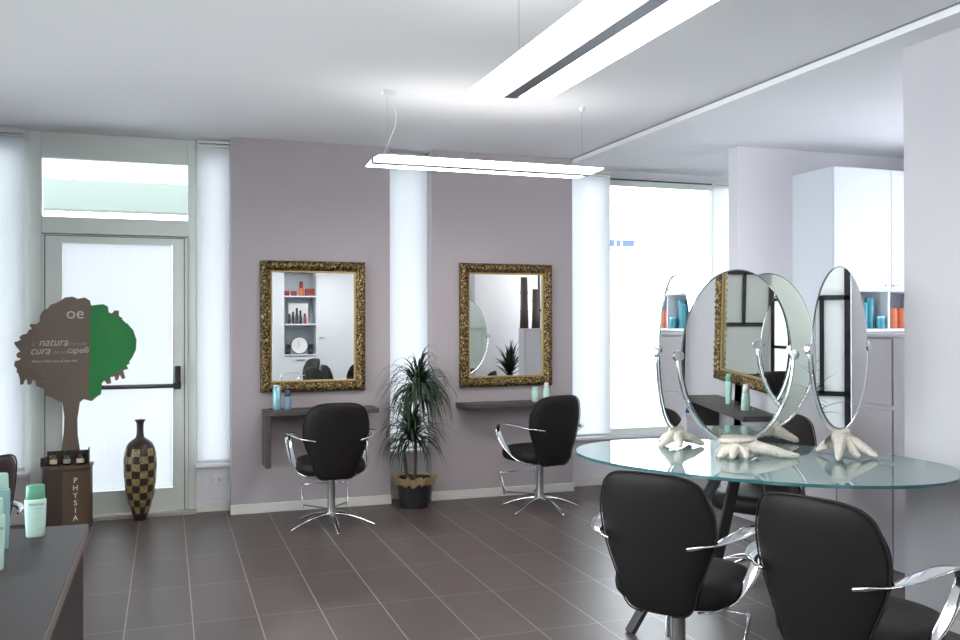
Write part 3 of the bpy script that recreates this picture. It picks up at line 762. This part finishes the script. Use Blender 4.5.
def oval_mirror(label, loc, nheading, zb, zt, aw, legs, zh, mm, tilt=0.0, ring=.06, top_r=.042):
    """nheading: compass heading (from +Y, clockwise) the mirror face looks along; local -Y is the face"""
    rz = -math.radians(nheading) + PI
    t = thing('standing_mirror', label, 'mirror', (loc[0], loc[1], ZT), rz)
    hb = (zt - zb) / 2; zc = (zt + zb) / 2 - ZT
    R2 = []
    star_base(t, legs, top_r, zh, 1)
    b = BM()
    lathe(b, [(.001, zh - .006), (ring, zh - .004), (ring * 1.12, zh + .006), (ring * 1.1, zh + .014), (ring * .95, zh + .02), (.001, zh + .021)], n=20, sy=.62); link('carved_collar', b, M['starfish'], t, world=False, smooth=True)
    n = 72
    def E(a, h, y): return [(a * math.cos(2 * PI * i / n), y, zc + h * math.sin(2 * PI * i / n)) for i in range(n)]
    b = BM(); rings = [E(aw - .006, hb - .006, -.004), E(aw, hb, -.001), E(aw, hb, .002), E(aw - .004, hb - .004, .004)]
    Rv = [[b.verts.new(p) for p in r] for r in rings]
    for k in range(3):
        for i in range(n):
            f = b.faces.new((Rv[k][i], Rv[k][(i + 1) % n], Rv[k + 1][(i + 1) % n], Rv[k + 1][i])); f.material_index = 1
    b.faces.new(Rv[0]); b.faces.new(list(reversed(Rv[3]))); bmesh.ops.recalc_face_normals(b, faces=b.faces)
    bmesh.ops.rotate(b, verts=b.verts, cent=(0, 0, zc), matrix=Matrix.Rotation(math.radians(tilt), 3, 'X'))
    link('oval_glass', b, [mm, M['mirror_edge']], t, world=False)
    # chrome yoke round the lower half
    g = .013
    P = [((aw + g) * math.cos(q), .006, zc + (hb + g) * math.sin(q)) for q in [PI + (PI * k / 40) for k in range(41)]]
    b = BM(); sweep(b, P, .006, .009, (0, 1, 0), n=10)
    for s in (-.028, .028): sweep(b, [(s, .006, zc - hb - g), (s, .006, zh + .012)], .005, .005, (1, 0, 0), n=8)
    bmesh.ops.recalc_face_normals(b, faces=b.faces); link('chrome_yoke', b, M['chrome'], t, world=False, smooth=True)
    for s in (-1, 1):
        b = BM(); x = s * (aw + g)
        sweep(b, [(x - s * .035, .006, zc), (x + s * .028, .006, zc)], .006, .006, (0, 1, 0), n=10)
        sweep(b, [(x + s * .018, .006, zc), (x + s * .026, .006, zc)], .012, .012, (0, 1, 0), n=12)
        rr = .026
        rings = [[(x + rr * math.cos(2 * PI * i / 20), yy, zc + rr * math.sin(2 * PI * i / 20)) for i in range(20)] for yy in (-.010, .018)]
        loft(b, rings); bmesh.ops.recalc_face_normals(b, faces=b.faces)
        link('pivot_clamp', b, M['chrome'], t, world=False, smooth=False, bevel=.003)
    return t
def wl(nheading, legs_world):
    """convert leg directions given in world degrees to local"""
    rz = math.degrees(-math.radians(nheading) + PI)
    return [(a - rz, l, d) for a, l, d in legs_world]
oval_mirror('standing oval mirror turned edge-on, leftmost on the glass table', (2.56, 4.17), 137.7, .862, 1.671, .30, wl(137.7, [(200, .13, 1), (250, .12, 1), (330, .15, 1), (20, .13, 1), (110, .12, 1)]), .083, M['mirror'], ring=.05)
oval_mirror('large standing oval mirror facing the camera, reflecting a gilt mirror', (2.63, 3.725), 186.0, .836, 1.675, .297, wl(186, [(190, .13, 1), (222, .12, 1), (265, .10, 1), (328, .29, 1), (60, .12, 1), (120, .12, 1)]), .077, M['mirror'], ring=.09, top_r=.046, tilt=1.5)
oval_mirror('standing oval mirror tinted green for a reflection, partly hidden behind the large one', (3.14, 4.16), 185.0, .842, 1.688, .290, wl(185, [(300, .17, 1), (335, .16, 1), (20, .12, 1), (90, .12, 1), (180, .14, 1)]), .085, M['mirror_green'], ring=.06)
oval_mirror('standing oval mirror turned edge-on, rightmost and nearest to the right wall', (3.135, 3.59), 156.0, .890, 1.692, .30, wl(156, [(226, .25, 1), (262, .15, .9), (290, .19, 1), (318, .16, 1), (60, .12, 1), (130, .12, 1)]), .11, M['mirror'], ring=.055)

# ------------------------------------------------------------------ white cabinets on the partition
t = thing('wall_cabinet', 'white wall cabinet with two tall doors and open niches below', 'cabinet', (4.586, 5.55, 1.345))
c0, c1, yf, yb = 4.586, 5.66, 5.335, 5.777
b = BM()
box(b, c0, c0 + .018, yf, yb, 1.345, 2.55); box(b, c0 + .018, c1, yf, yb, 2.53, 2.55); box(b, c0 + .018, c1, yf, yb, 1.345, 1.365); box(b, c0 + .018, c1, yf, yb, 1.64, 1.655)
box(b, c0 + .018, c1, yb - .01, yb, 1.365, 2.53); box(b, 5.095, 5.115, yf, yb - .01, 1.365, 2.53); box(b, c1 - .018, c1, yf, yb - .01, 1.365, 2.53)
link('cabinet_body', b, M['cab_white'], t)
for x0, x1, hx in ((c0 + .002, 5.108, 5.07), (5.113, c1 - .002, 5.14)):
    b = BM(); box(b, x0, x1, yf - .02, yf - .001, 1.648, 2.549); d = link('cabinet_door', b, M['cab_white'], t, bevel=.0015)
    b = BM(); box(b, hx - .022, hx + .022, yf - .036, yf - .021, 1.683, 1.692); link('door_handle', b, M['steel'], d, bevel=.002)
def tin(label, x, y, z, r, h, m, n=3, lid=None):
    t = thing('product_tin', label, 'tin', (x, y, z)); b = BM(); lathe(b, [(.001, 0), (r, 0), (r, h * .8), (r * .96, h * .82)], n=20); link('tin_body', b, m, t, world=False, smooth=False)
    b = BM(); lathe(b, [(r * .97, h * .82), (r * 1.0, h * .83), (r, h * .98), (.001, h)], n=20); link('tin_lid', b, lid or m, t, world=False); return t
tin('tall teal tin in the left niche of the white cabinet, leftmost', 4.925, 5.40, 1.365, .032, .20, M['teal_tin'])
tin('tallest teal tin in the left niche of the white cabinet', 5.0, 5.42, 1.365, .034, .235, M['teal_tin'])
tin('short teal tin with pale lid in the left niche of the white cabinet', 5.05, 5.365, 1.365, .036, .095, M['teal_tin'], lid=M['blue_can'])
tin('orange tin in the right niche of the white cabinet, left one', 5.20, 5.41, 1.365, .042, .155, M['orange_tin'])
tin('orange tin in the right niche of the white cabinet, right one', 5.30, 5.42, 1.365, .045, .155, M['orange_tin'])
# grey lower cabinet run
t = thing('base_cabinet', 'long warm grey cabinet run beyond the standing mirrors with doors over drawers', 'cabinet', (3.92, 4.9, 0))
xg, g0, g1 = 3.92, 4.04, 5.765
b = BM(); box(b, xg + .02, 4.575, g0, g1, .0, 1.325); link('cabinet_body', b, M['cab_grey'], t)
b = BM(); box(b, xg, 4.58, 3.865, g1, 1.326, 1.346); link('cabinet_top', b, M['cab_grey'], t, bevel=.002)
ys = [g0 + .035, 4.53, 5.13, g1]
b = BM(); box(b, xg - .001, xg + .02, 3.87, g0 + .025, 0, 1.325); box(b, xg + .02, 4.575, 3.87, g0 - .001, 0, 1.325); link('end_panel', b, M['cab_grey'], t, bevel=.002)
for ya, yb_ in zip(ys, ys[1:]):
    b = BM(); box(b, xg, xg + .019, ya + .004, yb_ - .004, .935, 1.315); d = link('cabinet_door', b, M['cab_grey'], t, bevel=.002)
    b = BM(); box(b, xg, xg + .019, ya + .004, yb_ - .004, .035, .905); d = link('cabinet_door', b, M['cab_grey'], t, bevel=.002)
b = BM(); box(b, xg + .005, xg + .0195, g0 + .03, g1, .907, .933); link('cabinet_rail', b, M['cab_grey'], t)
b = BM(); box(b, xg + .012, xg + .0195, g0 + .026, g1, 0, .034); link('cabinet_plinth', b, M['cab_grey'], t)
# low grey unit under the open window with a blue bag
t = thing('low_cabinet', 'low grey unit under the bright window, seen between the standing mirrors', 'cabinet', (4.35, 6.6, 0))
b = BM(); box(b, 4.0, 4.75, 6.35, 6.60, 0, .645); link('cabinet_body', b, M['cab_grey'], t)
b = BM(); box(b, 3.98, 4.76, 6.335, 6.61, .646, .67); link('cabinet_top', b, M['cab_grey'], t, bevel=.004)
t = thing('folded_bag', 'dark blue folded bag lying on the low grey unit', 'bag', (4.115, 6.43, .67))
b = BM(); lathe(b, [(.001, 0), (.085, 0), (.10, .02), (.085, .055), (.05, .075), (.001, .08)], n=20, sy=.6); link('bag_body', b, M['blue_bag'], t, world=False, smooth=True)
b = BM(); sweep(b, cr([(-.04, 0, .06), (-.025, 0, .10), (.025, 0, .10), (.04, 0, .06)], 5), .006, .004, n=8); link('bag_strap', b, M['blue_bag'], t, world=False, smooth=True)
for x, y, h, w, who in ((3.965, 3.935, .60, .05, 'taller'), (4.10, 3.96, .46, .045, 'shorter')):
    b = BM(); lathe(b, [(.001, 0), (w * 1.05, 0), (w * .92, h * .3), (w * 1.02, h * .33), (w * .9, h * .36), (w * .85, h * .66), (w * .97, h * .7), (w * .85, h * .73), (w * .8, h), (.001, h)], (0, 0, 0), 20)
    o = link('bamboo_post', b, M['bamboo'], None, smooth=True); o.location = (x, y, 1.346); tag(o, who + ' dark bamboo post standing on the grey cabinet, seen in the right gilt mirror', 'ornament')
def leafy(parent, n, h0, L0, L1, wd, el0, el1, droop, seed, c=(0, 0), name='foliage', ymax=9, zmin=-9):
    random.seed(seed); b = BM()
    for i in range(n):
        az = random.uniform(0, 2 * PI); el = math.radians(random.uniform(el0, el1)); L = random.uniform(L0, L1); w = wd * random.uniform(.7, 1.2); hz = h0 + random.uniform(-.05, .06)
        p = Vector((c[0], c[1], hz)); d = Vector((math.cos(az) * math.cos(el), math.sin(az) * math.cos(el), math.sin(el))); side = Vector((-math.sin(az), math.cos(az), 0)); N = 9; rows = []
        dr = droop * random.uniform(.6, 1.3)
        for k in range(N + 1):
            f = k / N; ww = w * (.55 + .9 * math.sin(PI * min(1, f * 1.1 + .12)) ** 1) * (1 - f) ** .35 * .7 + .0006
            up = side.cross(d).normalized()
            p.y = min(p.y, ymax - .002); p.z = max(p.z, zmin)
            rows.append((b.verts.new(p - side * ww + up * ww * .25), b.verts.new(p), b.verts.new(p + side * ww + up * ww * .25)))
            p = p + d * (L / N); d = (d + Vector((0, 0, -dr / N * (0.4 + 1.5 * f)))).normalized()
        for a, c2 in zip(rows, rows[1:]):
            b.faces.new((a[0], a[1], c2[1], c2[0])); b.faces.new((a[1], a[2], c2[2], c2[1]))
    return link(name, b, M['leaf'], parent, world=False, smooth=True)
t = thing('potted_plant', 'small leafy plant on the floor beyond the right wall, seen in the right gilt mirror', 'plant', (4.02, 3.32, 0))
b = BM(); lathe(b, [(.001, 0), (.10, 0), (.13, .7), (.12, .72), (.11, .70), (.001, .69)], n=24); link('tall_pot', b, M['cab_grey'], t, world=False, smooth=False)
leafy(t, 60, .78, .24, .46, .024, 35, 88, 1.5, 5)

# ------------------------------------------------------------------ dracaena between the stations
PX, PY = 1.80, 6.70
t = thing('potted_dracaena', 'tall spiky dracaena in a black pot with tan paper collar, between the two stations', 'plant', (PX, PY, 0))
b = BM(); lathe(b, [(.001, 0), (.105, 0), (.112, .03), (.138, .20), (.146, .205), (.146, .225), (.136, .225), (.125, .19), (.001, .19)], n=32); link('pot', b, M['pot'], t, world=False, smooth=False)
b = BM(); lathe(b, [(.001, .19), (.126, .192)], n=24); box(b, 0, 0, 0, 0, .19, .19) if False else None; link('soil', b, M['soil'], t, world=False)
b = BM(); random.seed(11)
ring_n = 48; prof = [(.146, .178), (.156, .195), (.166, .225), (.172, .245), (.160, .238), (.140, .215)]
rings = []
ph = [random.uniform(-1, 1) for _ in range(ring_n)]
for k, (r, z) in enumerate(prof):
    rings.append([((r + .014 * ph[i] * (k > 0)) * math.cos(2 * PI * i / ring_n), (r + .012 * ph[i] * (k > 0)) * math.sin(2 * PI * i / ring_n), z + .012 * ph[(i * 5) % ring_n]) for i in range(ring_n)])
loft(b, rings, cap=False); link('paper_collar', b, M['paper'], t, world=False)
for (dx, dy, h) in ((.01, 0, .93), (-.05, .02, .44)):
    b = BM(); sweep(b, cr([(dx * .4, dy, .17), (dx, dy, h * .5), (dx * 1.6, dy, h)], 5), .013, .013, n=10); link('cane', b, M['stem'], t, world=False, smooth=True)
leafy(t, 230, .90, .28, .47, .0100, -15, 88, 3.6, 21, (.02, -.04), 'upper_foliage', .15)
leafy(t, 180, .55, .26, .44, .0105, -10, 84, 3.0, 22, (-.03, -.04), 'lower_foliage', .15, .26)

# ------------------------------------------------------------------ checkered vase by the door
t = thing('floor_vase', 'tall slim floor vase with brown and tan checker pattern, in front of the door', 'vase', (-.182, 6.93, 0))
s = .00130
prof = [(33, 0), (35, 12), (45, 42), (60, 92), (75, 152), (82, 212), (86, 272), (87, 322), (80, 382), (65, 422), (45, 442), (22, 462), (18, 512), (20, 537), (28, 552)]
P = cr([(r * s, z * s) for r, z in prof], 5)
b = BM(); lathe(b, [(.001, 0)] + [(max(.001, r), max(0, z)) for r, z in P] + [(.024, 552 * s), (.014, 530 * s), (.012, 480 * s), (.001, 470 * s)], n=48); link('vase_body', b, M['checker'], t, world=False, smooth=True)
b = BM(); sweep(b, [(.035 * math.cos(2 * PI * k / 24), .035 * math.sin(2 * PI * k / 24), 552 * s) for k in range(24)], .003, .004, n=8, closed=True); link('vase_rim', b, mat('dark_rim', rgb(40, 30, 28), .4), t, world=False, smooth=True)

# ------------------------------------------------------------------ tree-shaped display
SX, SY = -.66, 6.83
t = thing('display_stand', 'brown rounded display pedestal lettered PHYSIA, under the tree-shaped sign', 'display stand', (SX + .01, SY, 0))
def dring(w, d, z, n=28):
    out = [(SX + .005 + w * math.cos(PI + PI * i / n), SY + .03 - d * abs(math.sin(PI * i / n)) ** .7, z) for i in range(n + 1)]
    return out + [(SX + .005 + w, SY + .09, z), (SX + .005 - w, SY + .09, z)]
b = BM(); loft(b, [dring(.158, .13, 0), dring(.158, .13, .42)]); bmesh.ops.recalc_face_normals(b, faces=b.faces); link('pedestal', b, M['brown_box_dark'], t)
b = BM(); loft(b, [dring(.166, .138, .421), dring(.166, .138, .438)]); bmesh.ops.recalc_face_normals(b, faces=b.faces); link('pedestal_top', b, M['brown_box'], t)
b = BM()
n = 12; A0 = [(SX + .005 + .159 * math.cos(PI + PI * q), SY + .03 - .131 * abs(math.sin(PI * q)) ** .7) for q in [.46 + .44 * k / n for k in range(n + 1)]]
A1 = [(x * 1.0 + (x - SX) * .012, y - .0025) for x, y in A0]
rings = [[(x, y, z) for x, y in A0] + [(x, y, z) for x, y in reversed(A1)] for z in (.02, .40)]
loft(b, rings); bmesh.ops.recalc_face_normals(b, faces=b.faces); link('front_panel', b, M['brown_box'], t)
for k, cch in enumerate('PHYSIA'):
    text_mesh('lettering', cch, .052, (-.592, SY - .112 + .004, .325 - k * .0515), M['text_white'], t, 'CENTER', rotz=.42, depth=.001)
# tree sign
OUT = [(-0.037, 1.578), (-0.01, 1.599), (0.039, 1.605), (0.072, 1.59), (0.116, 1.6), (0.149, 1.579), (0.158, 1.54), (0.194, 1.549), (0.238, 1.553), (0.266, 1.537), (0.272, 1.495), (0.294, 1.489), (0.311, 1.51), (0.339, 1.507), (0.339, 1.471), (0.364, 1.453), (0.35, 1.434), (0.395, 1.416), (0.435, 1.367), (0.456, 1.3), (0.452, 1.227), (0.424, 1.166), (0.406, 1.148), (0.412, 1.13), (0.389, 1.118), (0.401, 1.093), (0.367, 1.082), (0.381, 1.027), (0.361, 1.019), (0.344, 1.052), (0.333, 1.016), (0.316, 1.01), (0.31, 1.04), (0.282, 1.035), (0.288, 0.992), (0.26, 0.987), (0.243, 1.012), (0.226, 0.994), (0.226, 0.958), (0.221, 0.916), (0.193, 0.898), (0.161, 0.869), (0.109, 0.885), (0.083, 0.863), (0.075, 0.801), (0.067, 0.745), (0.07, 0.631), (0.085, 0.517), (0.085, 0.43), (-0.04, 0.43), (-0.036, 0.524), (-0.02, 0.649), (-0.015, 0.762), (-0.028, 0.866), (-0.058, 0.881), (-0.097, 0.905), (-0.135, 0.92), (-0.14, 0.962), (-0.167, 0.974), (-0.193, 0.987), (-0.199, 1.022), (-0.22, 1.029), (-0.225, 0.999), (-0.246, 0.994), (-0.252, 1.035), (-0.267, 1.024), (-0.273, 1.0), (-0.292, 0.995), (-0.294, 1.036), (-0.304, 1.072), (-0.315, 1.084), (-0.313, 1.105), (-0.331, 1.131), (-0.325, 1.16), (-0.299, 1.165), (-0.288, 1.177), (-0.31, 1.183), (-0.317, 1.207), (-0.299, 1.224), (-0.288, 1.218), (-0.304, 1.242), (-0.325, 1.271), (-0.331, 1.289), (-0.309, 1.295), (-0.288, 1.306), (-0.299, 1.324), (-0.278, 1.341), (-0.251, 1.347), (-0.241, 1.37), (-0.219, 1.382), (-0.235, 1.406), (-0.23, 1.414), (-0.193, 1.412), (-0.171, 1.429), (-0.168, 1.471), (-0.15, 1.506), (-0.118, 1.524), (-0.102, 1.548), (-0.069, 1.56)]
GRN = [(0.150, 1.543), (0.194, 1.547), (0.236, 1.550), (0.262, 1.535), (0.270, 1.492), (0.294, 1.475), (0.335, 1.462), (0.358, 1.448), (0.392, 1.414), (0.433, 1.367), (0.454, 1.3), (0.450, 1.227), (0.422, 1.166), (0.384, 1.106), (0.327, 1.07), (0.282, 1.045), (0.243, 1.012), (0.224, 0.994), (0.224, 0.958), (0.219, 0.918), (0.171, 0.895), (0.146, 0.892), (0.143, 0.978), (0.149, 1.17), (0.149, 1.35)]
ts = thing('tree_sign', 'tree-shaped brown and green sign board standing on the display pedestal', 'sign', (SX, SY + .05, .438))
b = BM(); prism(b, [(SX + x, max(z, .439)) for x, z in OUT], SY + .045, SY + .057); link('sign_board', b, M['brown_card'], ts)
b = BM(); prism(b, [(SX + x, z) for x, z in GRN], SY + .041, SY + .0445); link('green_foliage_panel', b, M['green_leaf'], ts)
yt = SY + .0435
text_mesh('logo', 'oe', .115, (SX + .055, yt, 1.452), M['text_light'], ts, 'CENTER', depth=.0005)
text_mesh('small_print', '- - - -', .018, (SX + .055, yt, 1.527), M['text_grey'], ts, 'CENTER')
for s_, sz, x, z, mm in (('la', .035, -.222, 1.262, 'text_grey'), ('natura', .080, -.178, 1.262, 'text_light'), ('si prende', .034, .012, 1.266, 'text_grey'),
                    ('cura', .080, -.232, 1.204, 'text_light'), ('dei tuoi', .034, -.088, 1.208, 'text_grey'), ('capelli', .062, .0, 1.210, 'text_light'),
                    ('Nature takes care of your hair', .026, -.222, 1.148, 'text_light')):
    text_mesh('slogan', s_, sz, (SX + x, yt, z), M[mm], ts, shear=.35, sx=.9)
text_mesh('small_print', '-----', .014, (SX + .04, yt, .898), M['text_grey'], ts)
# faint twig drawing
b = BM()
for (x0, z0, x1, z1) in ((-.20, 1.12, -.09, .97), (-.17, 1.02, -.10, 1.01), (-.155, 1.11, -.13, 1.03), (-.15, .985, -.11, 1.0), (-.09, .97, -.05, .91), (-.11, 1.06, -.105, .99)):
    bar(b, (SX + x0, yt, z0), (SX + x1, yt, z1), .0012, .005, (0, 1, 0))
link('twig_drawing', b, M['text_grey'], ts)
# tray with three small bottles
tr = thing('product_tray', 'dark cardboard tray holding three small dark bottles on the display pedestal', 'tray', (SX, SY - .04, .438))
b = BM(); box(b, SX - .12, SX + .145, SY - .075, SY - .005, .4385, .442); box(b, SX - .12, SX + .145, SY + .0, SY + .006, .442, .535); box(b, SX - .125, SX - .121, SY - .075, SY + .006, .4385, .50); box(b, SX + .146, SX + .151, SY - .075, SY + .006, .4385, .555)
link('tray_shell', b, M['brown_box_dark'], tr)
b = BM(); box(b, SX - .155, SX - .127, SY - .06, SY - .01, .4385, .495); o = link('product_carton', b, mat('dark_green_carton', rgb(34, 54, 50), .5), None); tag(o, 'small dark green carton left of the tray of bottles', 'box')
for k, (x, mm, lb, nm) in enumerate(((-.075, 'amber_red', 'label', 'reddish brown bottle in the tray, leftmost of three'), (.01, 'amber', 'label_green', 'dark bottle with grey-green label in the tray, middle of three'), (.095, 'amber', 'label', 'dark bottle with cream label in the tray, rightmost of three'))):
    t = thing('small_bottle', nm, 'bottle', (SX + x, SY - .04, .443)); b = BM()
    lathe(b, [(.001, 0), (.027, 0), (.029, .004), (.029, .052), (.022, .064), (.014, .070), (.014, .078)], n=24); link('bottle_body', b, M[mm], t, world=False, smooth=True)
    b = BM(); lathe(b, [(.016, .073), (.018, .075), (.018, .096), (.001, .098)], n=20); link('bottle_cap', b, M['black'], t, world=False)
    b = BM(); nn = 14; rings = [[(.0296 * math.cos(a), .0296 * math.sin(a), z) for a in [PI * 1.18 + PI * .64 * i / nn for i in range(nn + 1)]] for z in (.012, .042)]
    loft(b, rings, cap=False, closed=False); link('bottle_label', b, M[lb], t, world=False)

# ------------------------------------------------------------------ foreground desk
t = thing('desk', 'dark laminate desk in the bottom left corner', 'desk', (-1.2, 1.9, 0))
b = BM(); box(b, -1.9, -.248, .6, 3.262, .712, .75, 0); link('desk_top', b, M['desk'], t, bevel=.002)
b = BM(); box(b, -.2478, -.2462, .6, 3.262, .714, .748); link('edge_band', b, M['desk_edge'], t)
b = BM(); box(b, -.29, -.262, .65, 3.24, .0, .711); link('side_panel', b, M['desk'], t)
b = BM(); box(b, -1.88, -1.852, .65, 3.24, .0, .711); link('side_panel', b, M['desk'], t)
b = BM(); box(b, -1.85, -.291, 3.18, 3.21, .08, .711); link('front_panel', b, M['desk'], t)

# ------------------------------------------------------------------ power sockets
def socket(x, y, z, label, rz=0):
    t = thing('power_socket', label, 'socket', (x, y, z), rz); b = BM(); box(b, -.058, .058, -.008, 0, -.038, .038); link('cover_plate', b, M['white_plastic'], t, world=False, bevel=.004)
    b = BM()
    for k in (-.033, 0, .033): box(b, k - .014, k + .014, -.0105, -.008, -.022, .022)
    link('socket_module', b, M['skirting'], t, world=False, bevel=.001)
    b = BM(); box(b, -.003, .003, -.0125, -.0105, -.012, .012); link('socket_slot', b, M['alu_dark'], t, world=False)
socket(.375, YL, .236, 'white wall socket low beside the door, under the narrow blind')
socket(3.36, YL, .27, 'white wall socket low on the wall right of the right station')
socket(WX, 2.98, .30, 'dark-slotted socket low on the near right wall', -PI / 2)

# ------------------------------------------------------------------ shelving behind the camera (seen in the left gilt mirror)
t = thing('storage_unit', 'white floor-to-ceiling storage unit behind the camera with open shelves, seen in the left gilt mirror', 'cabinet', (2.3, -1.35, 0))
y0, y1 = YB + .002, -1.15
b = BM()
box(b, 1.63, 1.79, y0, y1, 0, 2.74); box(b, 1.79, 1.81, y0, y1, 0, 2.74); box(b, 2.33, 2.35, y0, y1, 0, 2.74); box(b, 2.35, 3.36, y0, y1 - .02, 0, 2.74)
box(b, 1.81, 2.33, y0, y0 + .02, 0, 2.74)
link('unit_body', b, M['cab_white'], t)
for z in (.90, 1.40, 1.86, 2.30):
    b = BM(); box(b, 1.81, 2.33, y0 + .02, y1, z - .022, z); link('shelf_board', b, M['cab_white'], t)
for x0, x1, z0, z1, hx, hz in ((1.811, 2.069, .02, .86, 2.04, .80), (2.071, 2.329, .02, .86, 2.10, .80), (2.352, 3.355, .02, 2.72, 2.42, 1.16)):
    b = BM(); box(b, x0, x1, y1 - .019, y1, z0, z1); d = link('unit_door', b, M['cab_white'], t, bevel=.0015)
    b = BM(); box(b, hx - .04, hx + .04, y1 + .001, y1 + .018, hz, hz + .012); link('door_handle', b, M['steel_dark'], d)
yy = y1 - .12
o = thing('wall_clock', 'round white clock on the third shelf behind the camera', 'clock', (2.07, yy, .90))
b = BM(); rings = [[(.14 * math.cos(2 * PI * i / 40), q, .145 + .14 * math.sin(2 * PI * i / 40)) for i in range(40)] for q in (-.02, .02)]; loft(b, rings); bmesh.ops.recalc_face_normals(b, faces=b.faces); link('clock_face', b, M['clock_face'], o, world=False)
b = BM(); sweep(b, [(.14 * math.cos(2 * PI * k / 40), .02, .145 + .14 * math.sin(2 * PI * k / 40)) for k in range(40)], .008, .008, n=8, closed=True); link('clock_rim', b, M['steel_dark'], o, world=False)
b = BM(); bar(b, (0, .024, .145), (-.03, .024, .225), .004, .008, (0, 1, 0)); bar(b, (0, .024, .145), (-.045, .024, .10), .004, .008, (0, 1, 0)); link('clock_hands', b, M['black'], o, world=False)
for x, who in ((1.88, 'left'), (2.25, 'right')):
    o = thing('small_speaker', 'black block beside the clock behind the camera, %s one' % ('left' if who == 'right' else 'right'), 'speaker', (x, yy, .90)); b = BM(); box(b, -.04, .04, -.05, .05, 0, .16); link('speaker_box', b, M['black'], o, world=False, bevel=.006)
    b = BM(); rings = [[(.028 * math.cos(2 * PI * i / 16), q, .06 + .028 * math.sin(2 * PI * i / 16)) for i in range(16)] for q in (.05, .056)]; loft(b, rings); link('speaker_cone', b, M['steel_dark'], o, world=False)
o = thing('framed_photo', 'white framed photo on the second shelf behind the camera', 'picture', (2.06, yy - .05, 1.40)); b = BM(); box(b, -.16, .16, -.012, .0, 0, .34); link('picture_mount', b, M['white_plastic'], o, world=False)
for k, x in enumerate((1.90, 1.96, 2.02, 2.08, 2.15)):
    bottle(['dark bottle in front of the framed photo, outermost right as seen in the mirror', 'dark bottle second in the row before the framed photo', 'tall dark bottle in the middle before the framed photo', 'dark bottle fourth in the row before the framed photo', 'reddish bottle at the end of the row before the framed photo'][k], (x, yy + .06, 1.40), .026, (.16, .2, .26, .22, .17)[k], [M['navy'], M['amber'], M['navy'], M['amber'], M['red_box']][k], M['black'], 'taper', cap_frac=.35)
bottle('red bottle on the top open shelf behind the camera', (2.10, yy, 1.86), .045, .24, M['orange_tin'], M['red_box'], 'taper', cap_frac=.45)
for x, w, h, lb in ((2.24, .07, .12, 'red carton on the top open shelf behind the camera'), (1.86, .045, .08, 'small red carton at the end of the top open shelf behind the camera'), (1.98, .045, .08, 'small red carton beside the red bottle behind the camera')):
    b = BM(); box(b, -w, w, -.04, .04, 0, h); o = link('product_carton', b, M['red_box'], None, bevel=.004); o.location = (x, yy, 1.86); tag(o, lb, 'box')

# ------------------------------------------------------------------ groups of repeats
GROUPS = dict(salon_chair='dark leather salon chairs', standing_mirror='standing oval mirrors on the glass table', wall_mirror='gilt-framed wall mirrors',
              styling_shelf='dark styling shelves under the gilt mirrors', roller_blind='sheer white roller blinds', pendant_lamp='twin-panel pendant lamps',
              product_tin='tins in the cabinet niches', small_bottle='small bottles in the display tray', power_socket='wall power sockets',
              bamboo_post='bamboo posts on the grey cabinet', small_speaker='black blocks beside the clock')
for o in list(COL.objects):
    if o.parent is None and 'label' in o.keys() and o.get('kind') is None:
        base = o.name.split('.')[0]
        if base in GROUPS: o['group'] = GROUPS[base]
        elif base == 'hair_product_bottle':
            x, y, z = o.location
            o['group'] = 'bottles on the desk' if x < 0 else 'bottles on the right styling shelf' if y > 6 else 'bottles on the near right wall shelf' if x > 3 else 'bottles on the storage unit shelves'
            if 0 < x < 1.5 and y > 6: o['group'] = 'bottles on the left styling shelf'
        elif base == 'spray_can': o['group'] = 'bottles on the left styling shelf'
        elif base == 'product_carton' and o.location.y < 0: o['group'] = 'red cartons on the top open shelf'

# ------------------------------------------------------------------ light
w = bpy.data.worlds.new('daylight'); S.world = w; w.use_nodes = True
nt = w.node_tree; bg = nt.nodes['Background']
tc = nt.nodes.new('ShaderNodeTexCoord'); sp = nt.nodes.new('ShaderNodeSeparateXYZ'); nt.links.new(tc.outputs['Generated'], sp.inputs[0])
crp = nt.nodes.new('ShaderNodeValToRGB'); mr = nt.nodes.new('ShaderNodeMapRange'); mr.inputs['From Min'].default_value = -.3; mr.inputs['From Max'].default_value = .8
nt.links.new(sp.outputs[2], mr.inputs[0]); nt.links.new(mr.outputs[0], crp.inputs[0])
crp.color_ramp.elements[0].color = (.93, .96, 1, 1); crp.color_ramp.elements[1].color = (.84, .91, 1, 1)
nt.links.new(crp.outputs[0], bg.inputs['Color']); bg.inputs['Strength'].default_value = 8.0

# ------------------------------------------------------------------ camera
F = 897.6; yaw = math.radians(19.242); pit = math.radians(.139); ro = math.radians(.123)
fw = Vector((math.sin(yaw) * math.cos(pit), math.cos(yaw) * math.cos(pit), math.sin(pit)))
r0 = Vector((math.cos(yaw), -math.sin(yaw), 0)); u0 = r0.cross(fw)
rr = r0 * math.cos(ro) - u0 * math.sin(ro); uu = r0 * math.sin(ro) + u0 * math.cos(ro)
cam = bpy.data.cameras.new('camera'); cam.sensor_width = 36; cam.lens = 36 * F / 960; cam.clip_start = .05
co = bpy.data.objects.new('camera', cam); COL.objects.link(co)
mw = Matrix((rr, uu, -fw)).transposed().to_4x4(); mw.translation = (0, 0, 1.42); co.matrix_world = mw
S.camera = co
S.view_settings.view_transform = 'Standard'; S.view_settings.look = 'None'; S.view_settings.gamma = 1; S.view_settings.use_curve_mapping = False
S.view_settings.exposure = 0.33
S.cycles.use_denoising = True
S.cycles.max_bounces = 10; S.cycles.diffuse_bounces = 5; S.cycles.glossy_bounces = 6; S.cycles.transparent_max_bounces = 12; S.cycles.sample_clamp_indirect = 6
S.cycles.caustics_reflective = False; S.cycles.caustics_refractive = False
